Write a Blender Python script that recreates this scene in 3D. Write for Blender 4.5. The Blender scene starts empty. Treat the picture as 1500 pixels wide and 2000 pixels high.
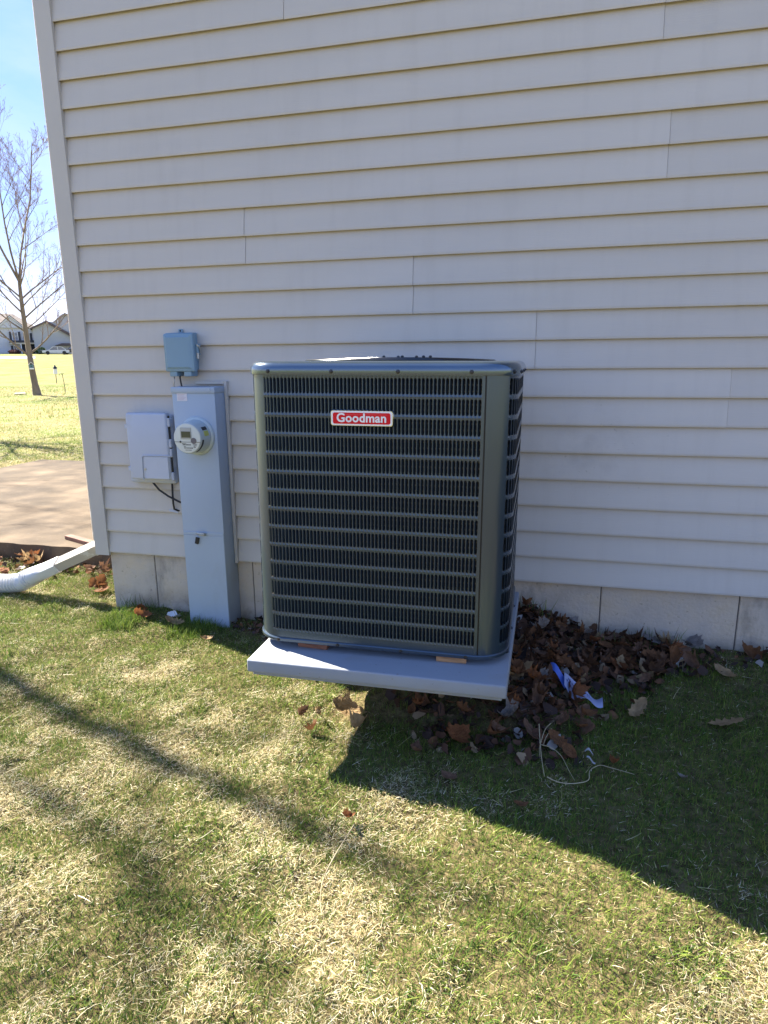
import bpy, bmesh, math, random
import numpy as np
from mathutils import Vector, Matrix, Euler
R = math.radians
scene = bpy.context.scene
col = scene.collection

# ------------------------------------------------------------------ camera, light, exposure
cam_d = bpy.data.cameras.new('camera')
cam = bpy.data.objects.new('camera', cam_d); col.objects.link(cam)
scene.camera = cam
cam_d.sensor_fit = 'VERTICAL'; cam_d.sensor_height = 36.0; cam_d.lens = 1300 / 2000 * 36
cam_d.clip_start = 0.05; cam_d.clip_end = 3000
def cam_matrix(yaw, pitch, roll, loc):
    cy, sy, cp, sp = math.cos(yaw), math.sin(yaw), math.cos(pitch), math.sin(pitch)
    f = Vector((sy*cp, cy*cp, sp)); r = Vector((cy, -sy, 0)); u = r.cross(f)
    cr, sr = math.cos(roll), math.sin(roll)
    r2 = r*cr + u*sr; u2 = u*cr - r*sr
    M = Matrix((r2, u2, -f)).transposed().to_4x4(); M.translation = Vector(loc)
    return M
cam.matrix_world = cam_matrix(-0.2511, -0.2298, -0.0104, (2.4483, -3.1707, 1.4086))

SUN_EL, SUN_AZ = R(40.5), R(20.5)          # light travels towards +x, a little towards the camera
sd = Vector((math.cos(SUN_AZ)*math.cos(SUN_EL), -math.sin(SUN_AZ)*math.cos(SUN_EL), -math.sin(SUN_EL)))
sun_d = bpy.data.lights.new('sun', 'SUN'); sun_d.energy = 5.0; sun_d.angle = R(0.53); sun_d.color = (1.0, 0.93, 0.80)
sun = bpy.data.objects.new('sun', sun_d); col.objects.link(sun)
sun.rotation_euler = sd.to_track_quat('-Z', 'Y').to_euler(); sun.location = (-20, 8, 20)

world = bpy.data.worlds.new('World'); scene.world = world; world.use_nodes = True
wn, wl = world.node_tree.nodes, world.node_tree.links
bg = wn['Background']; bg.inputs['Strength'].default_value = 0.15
sky = wn.new('ShaderNodeTexSky'); sky.sky_type = 'NISHITA'; sky.sun_disc = False
sky.sun_elevation = SUN_EL; sky.sun_rotation = R(288.0); sky.altitude = 150; sky.air_density = 1.0; sky.dust_density = 0.05; sky.ozone_density = 2.0
# thin high cloud, everywhere over the sky
wtc = wn.new('ShaderNodeTexCoord'); wmap = wn.new('ShaderNodeMapping'); wmap.inputs['Scale'].default_value = (1.6, 1.6, 4.5)
wnz = wn.new('ShaderNodeTexNoise'); wnz.inputs['Scale'].default_value = 2.2; wnz.inputs['Detail'].default_value = 6; wnz.inputs['Roughness'].default_value = 0.55
wrp = wn.new('ShaderNodeValToRGB'); wrp.color_ramp.elements[0].position = 0.42; wrp.color_ramp.elements[1].position = 0.78
wrp.color_ramp.elements[1].color = (0.34, 0.34, 0.34, 1)
wmx = wn.new('ShaderNodeMix'); wmx.data_type = 'RGBA'
wmx.inputs[7].default_value = (1.75, 1.75, 2.1, 1)
wl.new(wtc.outputs['Generated'], wmap.inputs['Vector']); wl.new(wmap.outputs[0], wnz.inputs['Vector'])
wl.new(wnz.outputs['Fac'], wrp.inputs['Fac']); wl.new(wrp.outputs['Color'], wmx.inputs[0])
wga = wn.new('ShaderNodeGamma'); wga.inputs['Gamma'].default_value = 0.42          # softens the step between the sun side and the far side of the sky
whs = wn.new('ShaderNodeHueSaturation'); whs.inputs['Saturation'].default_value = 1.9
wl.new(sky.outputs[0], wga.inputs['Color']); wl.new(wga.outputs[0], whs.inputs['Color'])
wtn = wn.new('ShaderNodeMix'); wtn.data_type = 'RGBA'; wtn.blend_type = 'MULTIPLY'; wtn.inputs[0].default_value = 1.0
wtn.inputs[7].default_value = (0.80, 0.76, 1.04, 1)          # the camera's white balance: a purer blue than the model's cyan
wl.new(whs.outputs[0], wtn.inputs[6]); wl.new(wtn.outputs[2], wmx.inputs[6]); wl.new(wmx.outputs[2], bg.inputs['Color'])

scene.view_settings.view_transform = 'Standard'; scene.view_settings.look = 'None'
scene.view_settings.exposure = 2.3; scene.view_settings.gamma = 1.0
scene.view_settings.use_curve_mapping = False

rng = np.random.default_rng(7); random.seed(7)

# ------------------------------------------------------------------ helpers
def tag(o, label=None, cat=None, group=None, kind=None):
    if label: o['label'] = label
    if cat: o['category'] = cat
    if group: o['group'] = group
    if kind: o['kind'] = kind
    return o
def empty(name, loc=(0, 0, 0), rot=(0, 0, 0)):
    o = bpy.data.objects.new(name, None); col.objects.link(o)
    o.empty_display_size = 0.1; o.location = loc; o.rotation_euler = rot
    return o

class MB:
    """collects shapes and links them as ONE mesh object"""
    def __init__(s): s.bm = bmesh.new()
    def _tf(s, vs, M):
        if M is not None: bmesh.ops.transform(s.bm, matrix=M, verts=vs)
    def box(s, c, size, rot=(0, 0, 0), bevel=0.0, seg=2, M=None):
        g = bmesh.ops.create_cube(s.bm, size=1.0); vs = g['verts']
        bmesh.ops.scale(s.bm, vec=size, verts=vs)
        if bevel > 0:
            es = list({e for v in vs for e in v.link_edges})
            r = bmesh.ops.bevel(s.bm, geom=es, offset=bevel, segments=seg, affect='EDGES', profile=0.5)
            vs = list({v for f in r['faces'] for v in f.verts} | {v for v in vs if v.is_valid})
        bmesh.ops.transform(s.bm, matrix=Matrix.Translation(c) @ Euler(rot).to_matrix().to_4x4(), verts=vs)
        s._tf(vs, M); return s
    def lim(s, x0, x1, y0, y1, z0, z1, **k):
        return s.box(((x0+x1)/2, (y0+y1)/2, (z0+z1)/2), (x1-x0, y1-y0, z1-z0), **k)
    def poly(s, pts, faces, M=None):
        vs = [s.bm.verts.new(p) for p in pts]
        for f in faces:
            try: s.bm.faces.new([vs[i] for i in f])
            except ValueError: pass
        s._tf(vs, M); return s
    def prism(s, poly, z0, z1, M=None):
        n = len(poly)
        pts = [(x, y, z0) for x, y in poly] + [(x, y, z1) for x, y in poly]
        return s.poly(pts, [tuple(range(n-1, -1, -1)), tuple(range(n, 2*n))] + [(i, (i+1) % n, n+(i+1) % n, n+i) for i in range(n)], M)
    def loft(s, rings, cap0=True, cap1=True, closed=True, M=None):
        n = len(rings[0]); pts = [p for r in rings for p in r]; fs = []
        m = n if closed else n-1
        for k in range(len(rings)-1):
            for i in range(m):
                j = (i+1) % n
                fs.append((k*n+i, k*n+j, (k+1)*n+j, (k+1)*n+i))
        if cap0: fs.append(tuple(range(n-1, -1, -1)))
        if cap1: fs.append(tuple((len(rings)-1)*n+i for i in range(n)))
        return s.poly(pts, fs, M)
    def lathe(s, prof, c=(0, 0, 0), n=24, axis='z', M=None):
        rings = []
        for r, h in prof:
            ring = []
            for i in range(n):
                a = 2*math.pi*i/n; x, y = r*math.cos(a), r*math.sin(a)
                ring.append((c[0]+x, c[1]+y, c[2]+h) if axis == 'z' else (c[0]+x, c[1]-h, c[2]+y) if axis == 'y' else (c[0]+h, c[1]+x, c[2]+y))
            rings.append(ring)
        return s.loft(rings, M=M)
    def tube(s, pts, rad, n=8, M=None, cap=True):
        pts = [Vector(p) for p in pts]
        if not hasattr(rad, '__len__'): rad = [rad]*len(pts)
        rings = []; up = Vector((0.13, 0.21, 0.97))
        for i, p in enumerate(pts):
            t = (pts[min(i+1, len(pts)-1)] - pts[max(i-1, 0)]).normalized()
            a = t.cross(up)
            if a.length < 1e-3: a = t.cross(Vector((1, 0, 0)))
            a.normalize(); b = t.cross(a)
            rings.append([p + (a*math.cos(2*math.pi*k/n) + b*math.sin(2*math.pi*k/n))*rad[i] for k in range(n)])
        return s.loft(rings, cap, cap, M=M)
    def torus(s, c, r, t, n=40, m=6, M=None):
        rings = [[(c[0]+(r+t*math.cos(2*math.pi*j/m))*math.cos(2*math.pi*i/n), c[1]+(r+t*math.cos(2*math.pi*j/m))*math.sin(2*math.pi*i/n), c[2]+t*math.sin(2*math.pi*j/m)) for j in range(m)] for i in range(n+1)]
        return s.loft(rings, False, False, M=M)
    def mesh(s, name, smooth=None, recalc=True):
        if recalc: bmesh.ops.recalc_face_normals(s.bm, faces=s.bm.faces)
        me = bpy.data.meshes.new(name); s.bm.to_mesh(me); s.bm.free()
        if smooth is not None:
            me.shade_smooth(); me.set_sharp_from_angle(angle=R(smooth))
        return me
    def build(s, name, m, parent=None, smooth=None, loc=None, rot=None, recalc=True):
        me = s.mesh(name, smooth, recalc)
        if m is not None: me.materials.append(m)
        return link(name, me, parent, loc, rot)
def link(name, me, parent=None, loc=None, rot=None):
    o = bpy.data.objects.new(name, me); col.objects.link(o)
    if parent is not None: o.parent = parent
    if loc is not None: o.location = loc
    if rot is not None: o.rotation_euler = rot
    return o
def npmesh(name, verts, faces, m, colors=None, parent=None, smooth=False):
    """faces: list of (array of ints (n,k))"""
    me = bpy.data.meshes.new(name)
    verts = np.asarray(verts, np.float32)
    me.vertices.add(len(verts)); me.vertices.foreach_set('co', verts.ravel())
    idx = np.concatenate([f.ravel() for f in faces]).astype(np.int32)
    tot = np.concatenate([np.full(len(f), f.shape[1], np.int32) for f in faces])
    start = np.concatenate([[0], np.cumsum(tot)[:-1]]).astype(np.int32)
    me.loops.add(len(idx)); me.loops.foreach_set('vertex_index', idx)
    me.polygons.add(len(tot)); me.polygons.foreach_set('loop_start', start); me.polygons.foreach_set('loop_total', tot)
    if colors is not None:
        at = me.color_attributes.new('tint', 'FLOAT_COLOR', 'POINT')
        c4 = np.ones((len(verts), 4), np.float32); c4[:, :3] = colors
        at.data.foreach_set('color', c4.ravel())
    me.update(); me.validate()
    if smooth: me.shade_smooth()
    me.materials.append(m)
    return link(name, me, parent)

# value noise (numpy)
_perm = np.random.default_rng(3).random((64, 64))
def vnoise(x, y, s):
    x = np.asarray(x, float)*s; y = np.asarray(y, float)*s
    xi = np.floor(x).astype(int); yi = np.floor(y).astype(int); fx = x-xi; fy = y-yi
    fx = fx*fx*(3-2*fx); fy = fy*fy*(3-2*fy)
    g = lambda a, b: _perm[a % 64, b % 64]
    return (g(xi, yi)*(1-fx)+g(xi+1, yi)*fx)*(1-fy) + (g(xi, yi+1)*(1-fx)+g(xi+1, yi+1)*fx)*fy
def fbm(x, y, s, o=3):
    v = 0; a = 0.5; t = 0
    for k in range(o):
        v = v + a*vnoise(np.asarray(x)+k*7.3, np.asarray(y)-k*3.7, s*2**k); t += a; a *= 0.5
    return v/t
def sstep(a, b, x):
    t = np.clip((np.asarray(x, float)-a)/(b-a), 0, 1); return t*t*(3-2*t)

# ------------------------------------------------------------------ materials
def mat(name, base, rough=0.6, metal=0.0, spec=0.5, noise=None, bump=None, coat=0.0, attr=None, trans=0.0):
    """noise=(scale, amount, (sx,sy,sz)); bump=(scale, strength, (sx,sy,sz))"""
    m = bpy.data.materials.new(name); m.use_nodes = True
    n, l = m.node_tree.nodes, m.node_tree.links
    b = n['Principled BSDF']
    b.inputs['Base Color'].default_value = (*base, 1); b.inputs['Roughness'].default_value = rough
    b.inputs['Metallic'].default_value = metal; b.inputs['Specular IOR Level'].default_value = spec
    b.inputs['Coat Weight'].default_value = coat; b.inputs['Coat Roughness'].default_value = 0.15
    tc = n.new('ShaderNodeTexCoord')
    src = None
    if attr:
        a = n.new('ShaderNodeVertexColor'); a.layer_name = attr; src = a.outputs['Color']; l.new(src, b.inputs['Base Color'])
    def tex(scale, sv, detail=5):
        mp = n.new('ShaderNodeMapping'); mp.inputs['Scale'].default_value = sv
        t = n.new('ShaderNodeTexNoise'); t.inputs['Scale'].default_value = scale; t.inputs['Detail'].default_value = detail
        l.new(tc.outputs['Object'], mp.inputs[0]); l.new(mp.outputs[0], t.inputs['Vector']); return t.outputs['Fac']
    if noise:
        f = tex(noise[0], noise[2] if len(noise) > 2 else (1, 1, 1))
        mr = n.new('ShaderNodeMapRange'); mr.inputs[1].default_value = 0.3; mr.inputs[2].default_value = 0.7
        mr.inputs[3].default_value = 1-noise[1]; mr.inputs[4].default_value = 1+noise[1]
        l.new(f, mr.inputs[0])
        mx = n.new('ShaderNodeMix'); mx.data_type = 'RGBA'; mx.blend_type = 'MULTIPLY'; mx.inputs[0].default_value = 1
        mx.inputs[6].default_value = (*base, 1)
        if src is not None: l.new(src, mx.inputs[6])
        l.new(mr.outputs[0], mx.inputs[7]); l.new(mx.outputs[2], b.inputs['Base Color'])
    if bump:
        f = tex(bump[0], bump[2] if len(bump) > 2 else (1, 1, 1))
        bp = n.new('ShaderNodeBump'); bp.inputs['Strength'].default_value = bump[1]; bp.inputs['Distance'].default_value = bump[3] if len(bump) > 3 else 0.002
        l.new(f, bp.inputs['Height']); l.new(bp.outputs[0], b.inputs['Normal'])
    return m
def blotch(m, color, scale, lo, hi, amount=1.0, sv=(1, 1, 1), mask=None, detail=6):
    """adds stains of their own colour: noise threshold, optional box mask in world space ((cx,cy,cz),(rx,ry,rz))"""
    n, l = m.node_tree.nodes, m.node_tree.links; b = n['Principled BSDF']
    g = n.new('ShaderNodeNewGeometry'); mp = n.new('ShaderNodeMapping'); mp.inputs['Scale'].default_value = sv
    t = n.new('ShaderNodeTexNoise'); t.inputs['Scale'].default_value = scale; t.inputs['Detail'].default_value = detail; t.inputs['Roughness'].default_value = 0.6
    l.new(g.outputs['Position'], mp.inputs[0]); l.new(mp.outputs[0], t.inputs['Vector'])
    mr = n.new('ShaderNodeMapRange'); mr.inputs[1].default_value = lo; mr.inputs[2].default_value = hi; mr.inputs[3].default_value = 0; mr.inputs[4].default_value = amount
    l.new(t.outputs['Fac'], mr.inputs[0]); fac = mr.outputs[0]
    if mask:
        sub = n.new('ShaderNodeVectorMath'); sub.operation = 'SUBTRACT'; sub.inputs[1].default_value = mask[0]
        dv = n.new('ShaderNodeVectorMath'); dv.operation = 'DIVIDE'; dv.inputs[1].default_value = mask[1]
        ln = n.new('ShaderNodeVectorMath'); ln.operation = 'LENGTH'
        l.new(g.outputs['Position'], sub.inputs[0]); l.new(sub.outputs[0], dv.inputs[0]); l.new(dv.outputs[0], ln.inputs[0])
        m2 = n.new('ShaderNodeMapRange'); m2.inputs[1].default_value = 0.25; m2.inputs[2].default_value = 1.0; m2.inputs[3].default_value = 1; m2.inputs[4].default_value = 0
        l.new(ln.outputs['Value'], m2.inputs[0])
        mu = n.new('ShaderNodeMath'); mu.operation = 'MULTIPLY'; l.new(fac, mu.inputs[0]); l.new(m2.outputs[0], mu.inputs[1]); fac = mu.outputs[0]
    mx = n.new('ShaderNodeMix'); mx.data_type = 'RGBA'
    s = b.inputs['Base Color']
    if s.is_linked: l.new(s.links[0].from_socket, mx.inputs[6])
    else: mx.inputs[6].default_value = s.default_value
    mx.inputs[7].default_value = (*color, 1); l.new(fac, mx.inputs[0]); l.new(mx.outputs[2], s)
    return m

M = {}
M['siding'] = mat('vinyl_siding', (0.55, 0.505, 0.445), 0.55, spec=0.35, noise=(1.3, 0.06, (0.4, 1, 3)), bump=(9, 0.35, (1.5, 1, 22), 0.002))
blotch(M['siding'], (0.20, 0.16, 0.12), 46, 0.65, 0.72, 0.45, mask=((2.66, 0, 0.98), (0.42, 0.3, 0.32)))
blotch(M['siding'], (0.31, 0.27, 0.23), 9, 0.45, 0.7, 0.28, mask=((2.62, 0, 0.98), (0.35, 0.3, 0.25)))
blotch(M['siding'], (0.36, 0.32, 0.27), 2.2, 0.50, 0.78, 0.20, sv=(5, 1, 0.7))
blotch(M['siding'], (0.16, 0.13, 0.10), 31, 0.765, 0.785, 0.7)
M['trim'] = mat('vinyl_trim', (0.505, 0.468, 0.415), 0.5, spec=0.4, noise=(3, 0.04))
M['concrete'] = mat('foundation_concrete', (0.57, 0.485, 0.39), 0.9, spec=0.2, noise=(5, 0.22), bump=(60, 0.8, (1, 1, 1), 0.005))
blotch(M['concrete'], (0.50, 0.39, 0.25), 5, 0.45, 0.68, 0.7)
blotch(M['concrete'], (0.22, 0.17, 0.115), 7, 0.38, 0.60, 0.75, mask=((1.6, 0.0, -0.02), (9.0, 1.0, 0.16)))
blotch(M['concrete'], (0.20, 0.175, 0.15), 5.5, 0.60, 0.72, 0.6, sv=(1, 1, 0.4))
blotch(M['concrete'], (0.15, 0.13, 0.11), 40, 0.64, 0.70, 0.55)
blotch(M['concrete'], (0.17, 0.145, 0.12), 110, 0.62, 0.68, 0.3)
M['slab'] = mat('patio_concrete', (0.115, 0.086, 0.058), 0.92, spec=0.2, noise=(3, 0.5), bump=(90, 0.5, (1, 1, 1), 0.003))
blotch(M['slab'], (0.055, 0.042, 0.031), 1.6, 0.44, 0.66, 0.7)
blotch(M['slab'], (0.14, 0.12, 0.10), 55, 0.60, 0.68, 0.6)
M['soil'] = mat('dark_soil', (0.07, 0.05, 0.035), 0.95, noise=(20, 0.4), bump=(50, 0.6, (1, 1, 1), 0.01))
M['roofing'] = mat('roof_shingle', (0.17, 0.13, 0.11), 0.9, noise=(8, 0.25))
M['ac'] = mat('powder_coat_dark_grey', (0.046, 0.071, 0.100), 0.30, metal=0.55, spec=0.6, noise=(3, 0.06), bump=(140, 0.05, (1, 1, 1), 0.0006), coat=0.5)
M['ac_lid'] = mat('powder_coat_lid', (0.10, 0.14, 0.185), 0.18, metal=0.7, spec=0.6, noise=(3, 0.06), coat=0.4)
M['coil'] = mat('condenser_coil', (0.045, 0.04, 0.032), 0.6, metal=0.4, noise=(20, 0.3), bump=(60, 0.9, (0.05, 0.05, 14), 0.004))
M['black'] = mat('black_plastic', (0.012, 0.012, 0.013), 0.5)
M['wire'] = mat('black_coated_wire', (0.02, 0.02, 0.022), 0.22, spec=0.7)
M['screw'] = mat('dark_screw', (0.05, 0.052, 0.055), 0.35, metal=0.7)
M['badge_red'] = mat('badge_red', (0.66, 0.008, 0.014), 0.5, spec=0.25)
M['badge_white'] = mat('badge_white', (0.80, 0.79, 0.78), 0.3, coat=0.3)
M['chrome'] = mat('chrome', (0.72, 0.73, 0.75), 0.12, metal=1.0)
M['pad'] = mat('composite_pad', (0.25, 0.27, 0.30), 0.62, spec=0.35, noise=(2.5, 0.05), bump=(220, 0.25, (1, 1, 1), 0.001))
blotch(M['pad'], (0.24, 0.21, 0.17), 5, 0.55, 0.75, 0.45)
blotch(M['pad'], (0.16, 0.12, 0.08), 60, 0.66, 0.72, 0.6)
M['wood'] = mat('wood_shim', (0.42, 0.22, 0.10), 0.8, noise=(14, 0.35, (1, 8, 8)), bump=(90, 0.4, (0.4, 4, 4), 0.001))
M['wood2'] = mat('treated_wood_shim', (0.22, 0.09, 0.05), 0.8, noise=(14, 0.35, (1, 8, 8)), bump=(90, 0.4, (0.4, 4, 4), 0.001))
M['cab'] = mat('painted_steel_grey', (0.37, 0.435, 0.51), 0.42, spec=0.45, noise=(2.2, 0.05), bump=(40, 0.04, (1, 1, 1), 0.001))
blotch(M['cab'], (0.26, 0.28, 0.29), 4, 0.58, 0.75, 0.35, sv=(1, 1, 0.5))
M['teal'] = mat('plastic_slate_blue', (0.20, 0.31, 0.39), 0.45, spec=0.45, noise=(4, 0.06))
M['nid'] = mat('plastic_pale_grey', (0.47, 0.50, 0.57), 0.42, spec=0.45, noise=(3, 0.05))
blotch(M['nid'], (0.36, 0.32, 0.25), 5, 0.58, 0.75, 0.4)
M['meter_white'] = mat('meter_face_white', (0.62, 0.64, 0.58), 0.4, noise=(6, 0.05))
M['meter_body'] = mat('meter_body_grey', (0.46, 0.52, 0.52), 0.3, spec=0.6)
M['lcd'] = mat('lcd_screen', (0.06, 0.07, 0.045), 0.2)
M['steel'] = mat('galvanised_steel', (0.50, 0.50, 0.48), 0.38, metal=0.8, noise=(30, 0.1))
M['label_white'] = mat('label_paper', (0.66, 0.64, 0.68), 0.6)
M['label_pink'] = mat('label_print', (0.50, 0.36, 0.40), 0.6)
M['label_yellow'] = mat('label_yellow', (0.55, 0.55, 0.12), 0.5)
M['cable'] = mat('black_cable', (0.014, 0.014, 0.016), 0.5)
M['spout'] = mat('painted_aluminium_beige', (0.44, 0.40, 0.345), 0.45, spec=0.4, noise=(5, 0.06))
blotch(M['spout'], (0.60, 0.59, 0.56), 16, 0.57, 0.63, 0.8)
M['pipe'] = mat('white_pvc', (0.60, 0.60, 0.585), 0.5, noise=(6, 0.05))
blotch(M['pipe'], (0.33, 0.27, 0.19), 7, 0.57, 0.74, 0.5)
M['rust'] = mat('rusty_board', (0.16, 0.075, 0.05), 0.8, noise=(18, 0.3), bump=(60, 0.4))
M['bark'] = mat('bark', (0.20, 0.155, 0.115), 0.9, noise=(6, 0.3, (1, 1, 0.3)), bump=(18, 0.7, (1, 1, 0.25), 0.02))
M['twig'] = mat('twig_bark', (0.24, 0.18, 0.15), 0.85, noise=(3, 0.25))
M['bud'] = mat('red_buds', (0.40, 0.21, 0.19), 0.7)
M['grass'] = mat('grass_blades', (0.1, 0.1, 0.05), 0.75, spec=0.15, attr='tint')
# blades let some sun through
def translucent(m, w):
    n, l = m.node_tree.nodes, m.node_tree.links; b = n['Principled BSDF']; out = n['Material Output']
    t = n.new('ShaderNodeBsdfTranslucent'); mx = n.new('ShaderNodeMixShader'); mx.inputs[0].default_value = w
    s = b.inputs['Base Color']
    if s.is_linked: l.new(s.links[0].from_socket, t.inputs['Color'])
    else: t.inputs['Color'].default_value = s.default_value
    l.new(b.outputs[0], mx.inputs[1]); l.new(t.outputs[0], mx.inputs[2]); l.new(mx.outputs[0], out.inputs['Surface'])
translucent(M['grass'], 0.3)

# ------------------------------------------------------------------ terrain height
PX, PY, PZ = 1.4245, -1.1743, 0.3626       # pad: front left top corner
def gz(x, y):
    x = np.asarray(x, float); y = np.asarray(y, float)
    d = np.hypot(x-2.45, y+3.17)
    h = np.where(d > 35, (d-35)*0.0222, 0.0)
    h = np.where(d > 300, 265*0.0222, h)
    near = 1-sstep(6, 14, d)
    h = h + near*((fbm(x, y, 2.3, 3)-0.5)*0.035 + (fbm(x+5, y+9, 9, 2)-0.5)*0.034)
    h = h + (1-near)*(fbm(x, y, 0.12, 3)-0.5)*0.25*sstep(6, 30, d)*(1-sstep(60, 110, d))
    h = h + 0.055*sstep(1.2, 2.2, x)*sstep(-0.55, -0.05, y)*(1-sstep(4.5, 7, x))
    # heap of soil and leaves left under the pad
    h = h + 0.13*sstep(1.62, 1.95, x)*(1-sstep(2.35, 2.75, x))*sstep(-0.98, -0.6, y)*(1-sstep(0.3, 0.6, y))
    return h
def gzf(x, y): return float(gz(x, y))

# ---- the ground, one sheet graded from fine near the wall to coarse at the horizon
def graded(lo, hi, step, far, grow=1.16):
    a = list(np.arange(lo, hi+1e-6, step)); s = step
    while a[-1] < far: s *= grow; a.append(a[-1]+s)
    s = step; b = []
    v = lo
    while v > -far: s *= grow; v -= s; b.append(v)
    return np.array(b[::-1]+a)
gx = graded(-1.6, 4.4, 0.03, 700); gy = graded(-3.0, 1.0, 0.03, 700)
X, Y = np.meshgrid(gx, gy); Z = gz(X, Y)
nv = np.stack([X.ravel(), Y.ravel(), Z.ravel()], 1)
ii = np.arange(len(gx)*len(gy)).reshape(len(gy), len(gx))
quads = np.stack([ii[:-1, :-1].ravel(), ii[:-1, 1:].ravel(), ii[1:, 1:].ravel(), ii[1:, :-1].ravel()], 1)
gm = mat('lawn_ground', (0.30, 0.24, 0.12), 0.95, spec=0.1, bump=(45, 0.9, (1, 1, 1), 0.02))
def lawn_nodes(m):
    n, l = m.node_tree.nodes, m.node_tree.links; b = n['Principled BSDF']
    g = n.new('ShaderNodeNewGeometry')
    def nz(s, det=5, rough=0.6):
        t = n.new('ShaderNodeTexNoise'); t.inputs['Scale'].default_value = s; t.inputs['Detail'].default_value = det; t.inputs['Roughness'].default_value = rough
        l.new(g.outputs['Position'], t.inputs['Vector']); return t.outputs['Fac']
    def ramp(f, stops):
        r = n.new('ShaderNodeValToRGB'); e = r.color_ramp.elements
        e[0].position, e[0].color = stops[0][0], (*stops[0][1], 1); e[1].position, e[1].color = stops[-1][0], (*stops[-1][1], 1)
        for p, c in stops[1:-1]: k = e.new(p); k.color = (*c, 1)
        l.new(f, r.inputs[0]); return r.outputs[0]
    fine = ramp(nz(38, 8, 0.75), [(0.30, (0.06, 0.045, 0.02)), (0.45, (0.19, 0.16, 0.055)), (0.56, (0.27, 0.235, 0.105)), (0.72, (0.40, 0.345, 0.19))])
    big = ramp(nz(0.5, 6, 0.62), [(0.40, (0.58, 0.86, 0.45)), (0.52, (0.90, 0.97, 0.85)), (0.66, (1.12, 1.0, 0.92))])
    mx = n.new('ShaderNodeMix'); mx.data_type = 'RGBA'; mx.blend_type = 'MULTIPLY'; mx.inputs[0].default_value = 1
    l.new(fine, mx.inputs[6]); l.new(big, mx.inputs[7])
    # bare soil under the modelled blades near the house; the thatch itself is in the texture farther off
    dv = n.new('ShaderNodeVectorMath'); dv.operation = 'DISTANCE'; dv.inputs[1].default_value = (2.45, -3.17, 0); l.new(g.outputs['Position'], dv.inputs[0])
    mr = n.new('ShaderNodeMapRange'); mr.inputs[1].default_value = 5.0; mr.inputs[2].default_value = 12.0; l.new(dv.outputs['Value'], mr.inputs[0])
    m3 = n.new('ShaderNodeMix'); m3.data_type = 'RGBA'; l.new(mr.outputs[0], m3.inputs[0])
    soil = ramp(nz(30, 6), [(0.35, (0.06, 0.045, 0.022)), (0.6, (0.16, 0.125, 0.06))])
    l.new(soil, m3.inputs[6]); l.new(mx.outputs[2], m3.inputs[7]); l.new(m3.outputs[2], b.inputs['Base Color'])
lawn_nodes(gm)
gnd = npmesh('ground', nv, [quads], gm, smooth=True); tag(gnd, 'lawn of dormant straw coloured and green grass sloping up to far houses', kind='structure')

# ------------------------------------------------------------------ house
P, Z0 = 0.127, 0.33                        # siding exposure, height of the lowest siding edge
house = empty('house', (0, 0, 0))
tag(house, 'large house wall of grey taupe vinyl lap siding above a pale concrete foundation', 'house')
HX, HY, HZ = 12.0, 9.0, 5.7
MB().lim(-0.06, HX, 0.034, HY, 0.31, HZ).build('wall_core', M['trim'], house)
def plank_mesh(length, proud=0.0):
    # lapped course: bottom edge stands 12 mm out, top tucks under the course above; rolled lip
    prof = [(0.030, 0.026), (0.0015-proud, 0.026), (-0.0022-proud, 0.001), (-0.0028-proud, 0.0), (-0.0038-proud, 0.001), (-0.0044-proud, 0.010), (0.0165-proud, P+0.022), (0.030, P+0.022)]
    nseg = max(1, int(length/0.45)); rings = []
    for q in range(nseg+1):
        dy, dz = (random.uniform(-0.0007, 0.0007), random.uniform(-0.0006, 0.0006)) if 0 < q < nseg else (0, 0)
        rings.append([(length*q/nseg, y+dy, z+dz) for y, z in prof])
    mb = MB(); mb.loft(rings); return mb.mesh('siding_plank', 12)
seam = {0: [5.3], 1: [5.3], 2: [3.75], 3: [3.75], 4: [4.4], 5: [4.4], 6: [3.172], 7: [3.172], 8: [2.35], 9: [2.35], 10: [1.785], 11: [1.785], 12: [0.953], 13: [0.953, 4.62],
        14: [2.848], 15: [2.848], 16: [4.1], 17: [4.1], 18: [2.794], 19: [2.794], 20: [1.2], 21: [1.2]}
ncourse = int((HZ-Z0)/P)
for k in range(ncourse):
    cuts = [0.004] + seam.get(k, [((k//2)*2.31) % 3.4 + 0.7]) + [HX-0.02]
    if k in (12,): cuts = [0.004, 0.953, 4.62, HX-0.02]
    for j in range(len(cuts)-1):
        x0, x1 = cuts[j], cuts[j+1]
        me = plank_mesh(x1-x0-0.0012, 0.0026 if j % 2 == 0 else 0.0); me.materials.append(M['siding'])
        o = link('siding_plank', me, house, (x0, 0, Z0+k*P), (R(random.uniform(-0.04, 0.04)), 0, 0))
# corner post with its pocket
mb = MB(); mb.prism([(-0.078, -0.016), (0.010, -0.016), (0.010, 0.004), (-0.004, 0.004), (-0.004, 0.018), (-0.064, 0.018), (-0.064, 0.08), (-0.078, 0.08)], 0.314, HZ)
mb.build('corner_post', M['trim'], house)
# return wall on the left side
prof = []
for k in range(ncourse+1):
    z = Z0+k*P
    prof += [(-0.062, z), (-0.0635, z+0.008), (-0.0515, z+P-0.001)]
mb = MB(); mb.loft([[(x, y, z) for x, z in prof] for y in (0.078, HY)], False, False, closed=False); mb.build('side_wall', M['siding'], house)
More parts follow.
